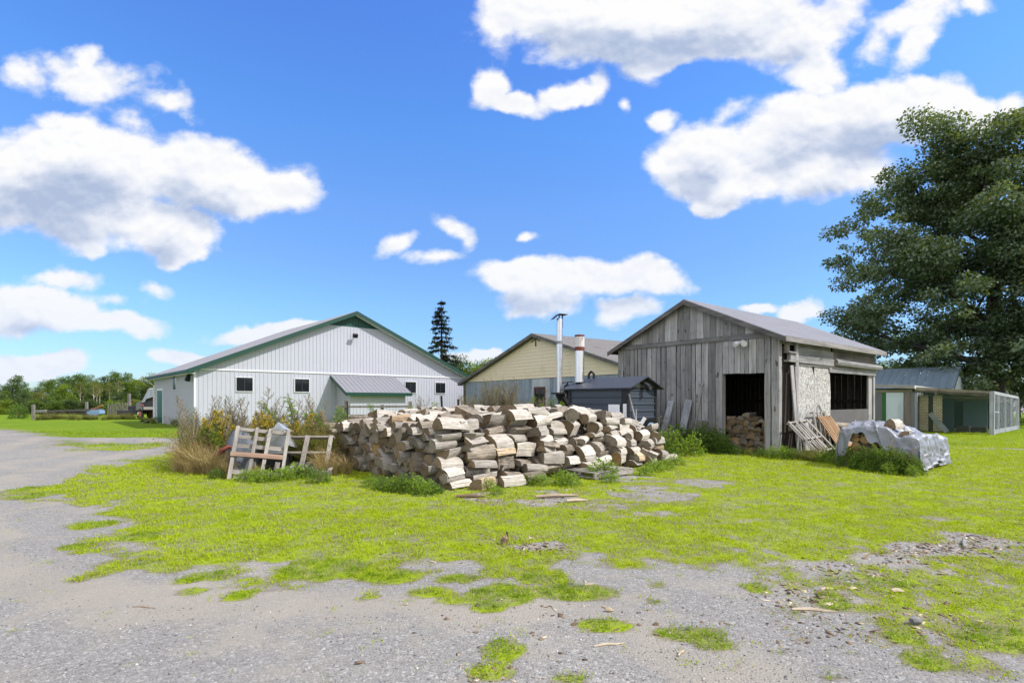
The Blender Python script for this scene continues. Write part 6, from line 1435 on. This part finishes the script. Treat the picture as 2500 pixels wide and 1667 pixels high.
# ------------------------------------------------------------------ grass, loose stone, chips and sticks
GRASS = None
def grass_mat():
    m, g, b = bsdf_mat('grass_blade', .06)
    geo = g.n('ShaderNodeNewGeometry'); ri = geo.outputs['Random Per Island']; P = geo.outputs['Position']
    big = g.noise(P, .35, 4, .6); mid = g.noise(P, 1.7, 4, .6)
    f = g.m('ADD', g.m('MULTIPLY', ri, .5), g.m('MULTIPLY', mid, .5))
    yel = g.mix(f, (.215, .30, .004), (.43, .525, .009)); grn = g.mix(f, (.11, .20, .006), (.23, .34, .012))
    kind = g.n('ShaderNodeAttribute', attribute_name='lush').outputs['Fac']
    c = g.mix(g.ss(g.m('ADD', kind, g.m('MULTIPLY', g.m('SUBTRACT', big, .5), 1.2)), .35, .7), yel, grn)
    c = g.mix(g.ss(ri, .86, .95), c, (.40, .32, .12))
    c = g.mix(g.ss(mid, .62, .72, 0, .55), c, (.38, .40, .02))
    g.put(b.inputs['Base Color'], c); b.inputs['Roughness'].default_value = .55
    t = g.n('ShaderNodeBsdfTranslucent', {0: g.mix(.5, c, (.42, .55, .006))}); ms = g.n('ShaderNodeMixShader', {0: .38, 1: b.outputs[0], 2: t.outputs[0]})
    g.put(m.node_tree.nodes['Material Output'].inputs[0], ms.outputs[0]); return m
def make_grass():
    r = np.random.RandomState(33); Vs = []; Fs = []; At = []; n0 = 0
    for y0, y1, dens_, hl, wd, per in ((3.0, 5.5, 420, .046, .0055, 11), (5.5, 8, 300, .052, .0065, 9), (8, 11, 150, .056, .0085, 8), (11, 15, 95, .064, .012, 8), (15, 20, 70, .065, .014, 7), (20, 28, 30, .06, .020, 6)):
        xr = y1*.98; n = int(dens_*2*xr*(y1-y0)); X = r.uniform(-xr, xr, n); Y = r.uniform(y0, y1, n)
        k = np.abs(X) < Y*.98; X, Y = X[k], Y[k]
        D_ = grass_density(X, Y); keep = r.rand(len(X)) < np.clip(D_*1.5, 0, 1); keep |= (r.rand(len(X)) < .012)&(Y < 9)
        X, Y, D_ = X[keep], Y[keep], D_[keep]
        # not inside the buildings, the pile or the tarp
        for Mx, a, c, e, f in ((WM, -.15, 6.9, .25, 5.3), (GM, -.1, 8, -.1, 6.2), (TM, -.05, 2.2, 0, 1.7)):
            Mi = Mx.inverted(); lx = Mi[0][0]*X+Mi[0][1]*Y+Mi[0][3]; ly = Mi[1][0]*X+Mi[1][1]*Y+Mi[1][3]; k = ~((lx > a)&(lx < c)&(ly > e)&(ly < f)); X, Y, D_ = X[k], Y[k], D_[k]
        m = len(X); X = np.repeat(X, per)+r.normal(0, .022+.0025*y0, m*per); Y = np.repeat(Y, per)+r.normal(0, .022+.0025*y0, m*per); D_ = np.repeat(D_, per); tuft = np.repeat(r.uniform(.55, 1.35, m), per)
        N = len(X); az = r.uniform(0, 6.283, N); el = r.uniform(.15, 1.25, N); Dr = np.c_[np.cos(az)*np.cos(el), np.sin(az)*np.cos(el), np.sin(el)]
        L = hl*tuft*r.uniform(.6, 1.35, N)*(.55+.45*D_); W_ = wd*r.uniform(.7, 1.3, N)
        P = np.c_[X, Y, ground_z(X, Y)-.004]
        V, F_ = leaves_np(P, Dr, r.normal(0, .3, (N, 3))+[0, 0, 1.], L, W_, .22)
        lush = np.clip(1.15*ell(PATCH, X, Y)+np.where(Y > 19, .45, 0)+np.where((X < -3.2)&(Y > 7), .30, 0)+np.where((X > 2)&(Y < 5.5), .3, 0), 0, 1)
        Vs.append(V); Fs.append(F_+n0); n0 += len(V); At.append(np.repeat(lush, 4))
    o = np_mesh('grass', np.concatenate(Vs), np.concatenate(Fs), grass_mat(), attrs={'lush': ('POINT', np.concatenate(At))})
    tag(o, 'short patchy yellow-green lawn grass over the gravel yard', 'grass', kind='stuff'); print('grass blades', n0//4)
make_grass()
def chips():
    r = np.random.RandomState(5)
    def scatter_boxes(n, area, size, name, mats, label, cat, flat=.25, long_=1., dens=None):
        Vs = []; Fs = []; k = 0; base = np.array([[-1,-1,-1],[1,-1,-1],[1,1,-1],[-1,1,-1],[-1,-1,1],[1,-1,1],[1,1,1],[-1,1,1]], float)
        fq = np.array([[0,3,2,1],[4,5,6,7],[0,1,5,4],[1,2,6,5],[2,3,7,6],[3,0,4,7]]); X, Y = area(n); m = len(X)
        s = np.minimum(r.lognormal(0, .45, m), 2.6)*size; az = r.uniform(0, 6.283, m); j = 1+r.normal(0, .22, (m, 8, 3)); B = base[None]*j
        B = B*np.stack([s*long_*r.uniform(.5, 1.3, m), s*r.uniform(.45, 1, m), s*flat*r.uniform(.6, 1.4, m)], 1)[:, None]*.5
        tl = r.normal(0, .22, m); Bx = B[..., 0]; Bz = B[..., 2]+Bx*tl[:, None]; c, s_ = np.cos(az)[:, None], np.sin(az)[:, None]
        V = np.stack([Bx*c-B[..., 1]*s_+X[:, None], Bx*s_+B[..., 1]*c+Y[:, None], Bz+(ground_z(X, Y)+s*flat*.25)[:, None]], -1).reshape(-1, 3)
        F_ = (np.arange(m)[:, None, None]*8+fq[None]).reshape(-1, 4); o = np_mesh(name, V, F_, mats); tag(o, label, cat, kind='stuff'); return o
    def stone_area(n):
        Y = 2.9+7.5*r.rand(n)**1.5; X = (r.rand(n)*2-1)*Y*.97; d = grass_density(X, Y); k = (r.rand(n) > d*1.1); cl = fbm(X*1.3, Y*1.3, 3); k &= r.rand(n) < sstep(cl, .3, .65)+.15; return X[k], Y[k]
    sm, g, b = bsdf_mat('loose_stone', .2); ri = g.n('ShaderNodeNewGeometry').outputs['Random Per Island']; g.put(b.inputs['Base Color'], g.ramp(ri, [(0, (.10, .10, .11)), (.5, (.22, .22, .225)), (.85, (.32, .31, .30)), (1, (.52, .50, .47))])); b.inputs['Roughness'].default_value = .9
    scatter_boxes(20000, stone_area, .0052, 'gravel', sm, 'loose crushed stone scattered over the yard', 'gravel', .6)
    cm, g, b = bsdf_mat('wood_chip', .1); ri = g.n('ShaderNodeNewGeometry').outputs['Random Per Island']; g.put(b.inputs['Base Color'], g.ramp(ri, [(0, (.07, .05, .035)), (.45, (.19, .135, .09)), (.8, (.32, .25, .18)), (1, (.55, .47, .37))])); b.inputs['Roughness'].default_value = .9
    ZONES = [(1240,1150,120,28,600),(1130,1138,70,14,260),(1100,1150,40,10,160),(1225,1255,80,20,420),(2230,1245,110,28,520),(2130,1270,120,24,420),(1900,1300,140,24,150),(1850,1370,110,30,180),(2040,1330,150,40,160),(1420,1120,120,30,260),(900,1240,300,60,180),(1600,1450,500,80,90),(1250,1400,350,60,90),(2150,1430,150,40,90),(1150,1540,120,40,40),(1920,1450,120,40,90)]
    def chip_area(n):
        X = []; Y = []
        for x, y, rx, ry, q in ZONES:
            px = x*DS+r.normal(0, rx*.6, q); py = y*DS+r.normal(0, ry*.7, q); py = np.maximum(py, HY+150); d = F*EYE/(py-HY); X.append((px-CX)/F*d); Y.append(d)
        return np.concatenate(X), np.concatenate(Y)
    scatter_boxes(0, chip_area, .017, 'wood_chips', cm, 'brown bark flakes and wood chips littering the grass', 'wood chips', .14, 1.7)
    pale = wood('pale_stick', (.50, .42, .32), (.30, .24, .17), 0, .1, knots=False); brn = wood('brown_stick', (.26, .19, .13), (.13, .09, .06), 0, .1, knots=False)
    for x, y, L, az, t, m_, lb in ((1870,1404,.52,-.12,.012,pale,'long splintered pale lath lying on the bare ground at right'),(2215,1250,.5,.9,.02,M['barnwood_u'],'grey board end lying in the bark litter at right'),(2062,1362,.16,.1,.02,pale,'small pale block lying in the thin grass at right'),(1355,1345,.16,.5,.012,pale,'little pale sliver in the grass below the woodpile'),(1280,1142,.55,.22,.03,pale,'crooked pale branch piece lying before the woodpile'),(1325,1153,.28,.3,.03,pale,'flat pale bark slab lying before the woodpile'),(1080,1143,.35,.05,.03,brn,'brown bark strip at the front foot of the woodpile'),(1225,1462,.03,1.5,.008,brn,'thin brown stub standing in bare gravel'),(1400,1482,.42,.25,.008,pale,'thin straw coloured twig on the gravel in the middle'),(1400,1405,.1,.0,.016,pale,'small pale stone-like chip near the grass patch'),(330,1396,.3,-.1,.006,brn,'thin brown twig on the grey gravel at left'),(1960,1355,.14,.4,.014,pale,'pale wood flake beside the bare soil'),(2105,1435,.13,.1,.03,M['barnwood_u'],'grey chunk of wood in the grass at lower right'),(1155,1250,.22,.8,.06,brn,'upright brown chunk of bark in the middle of the lawn'),(1900,1355,.18,.2,.012,pale,'thin pale shard in the grass left of the bare soil'),(1565,1500,.2,.9,.007,pale,'short pale twig at the edge of the nearest grass patch')):
        p = gp(x*DS, y*DS); s = MB(); a = Vector((math.cos(az), math.sin(az), 0))*L*p.y/6.*.9
        q = [p-a/2+Vector((0, 0, t)), p-a*.1+Vector((0, .02*L, t*1.2)), p+a*.2+Vector((0, -.015*L, t)), p+a/2+Vector((0, 0, t*.8))]
        if t > .03: q = [p, p+Vector((.03, 0, .07)), p+Vector((.05, .03, .13))]; s.tube(q, [.05, .045, .02], 6)
        else: s.tube(q, [t*.8, t*1.1, t, t*.35], 6)
        tag(s.build('stick', m_), lb, 'stick')
chips()
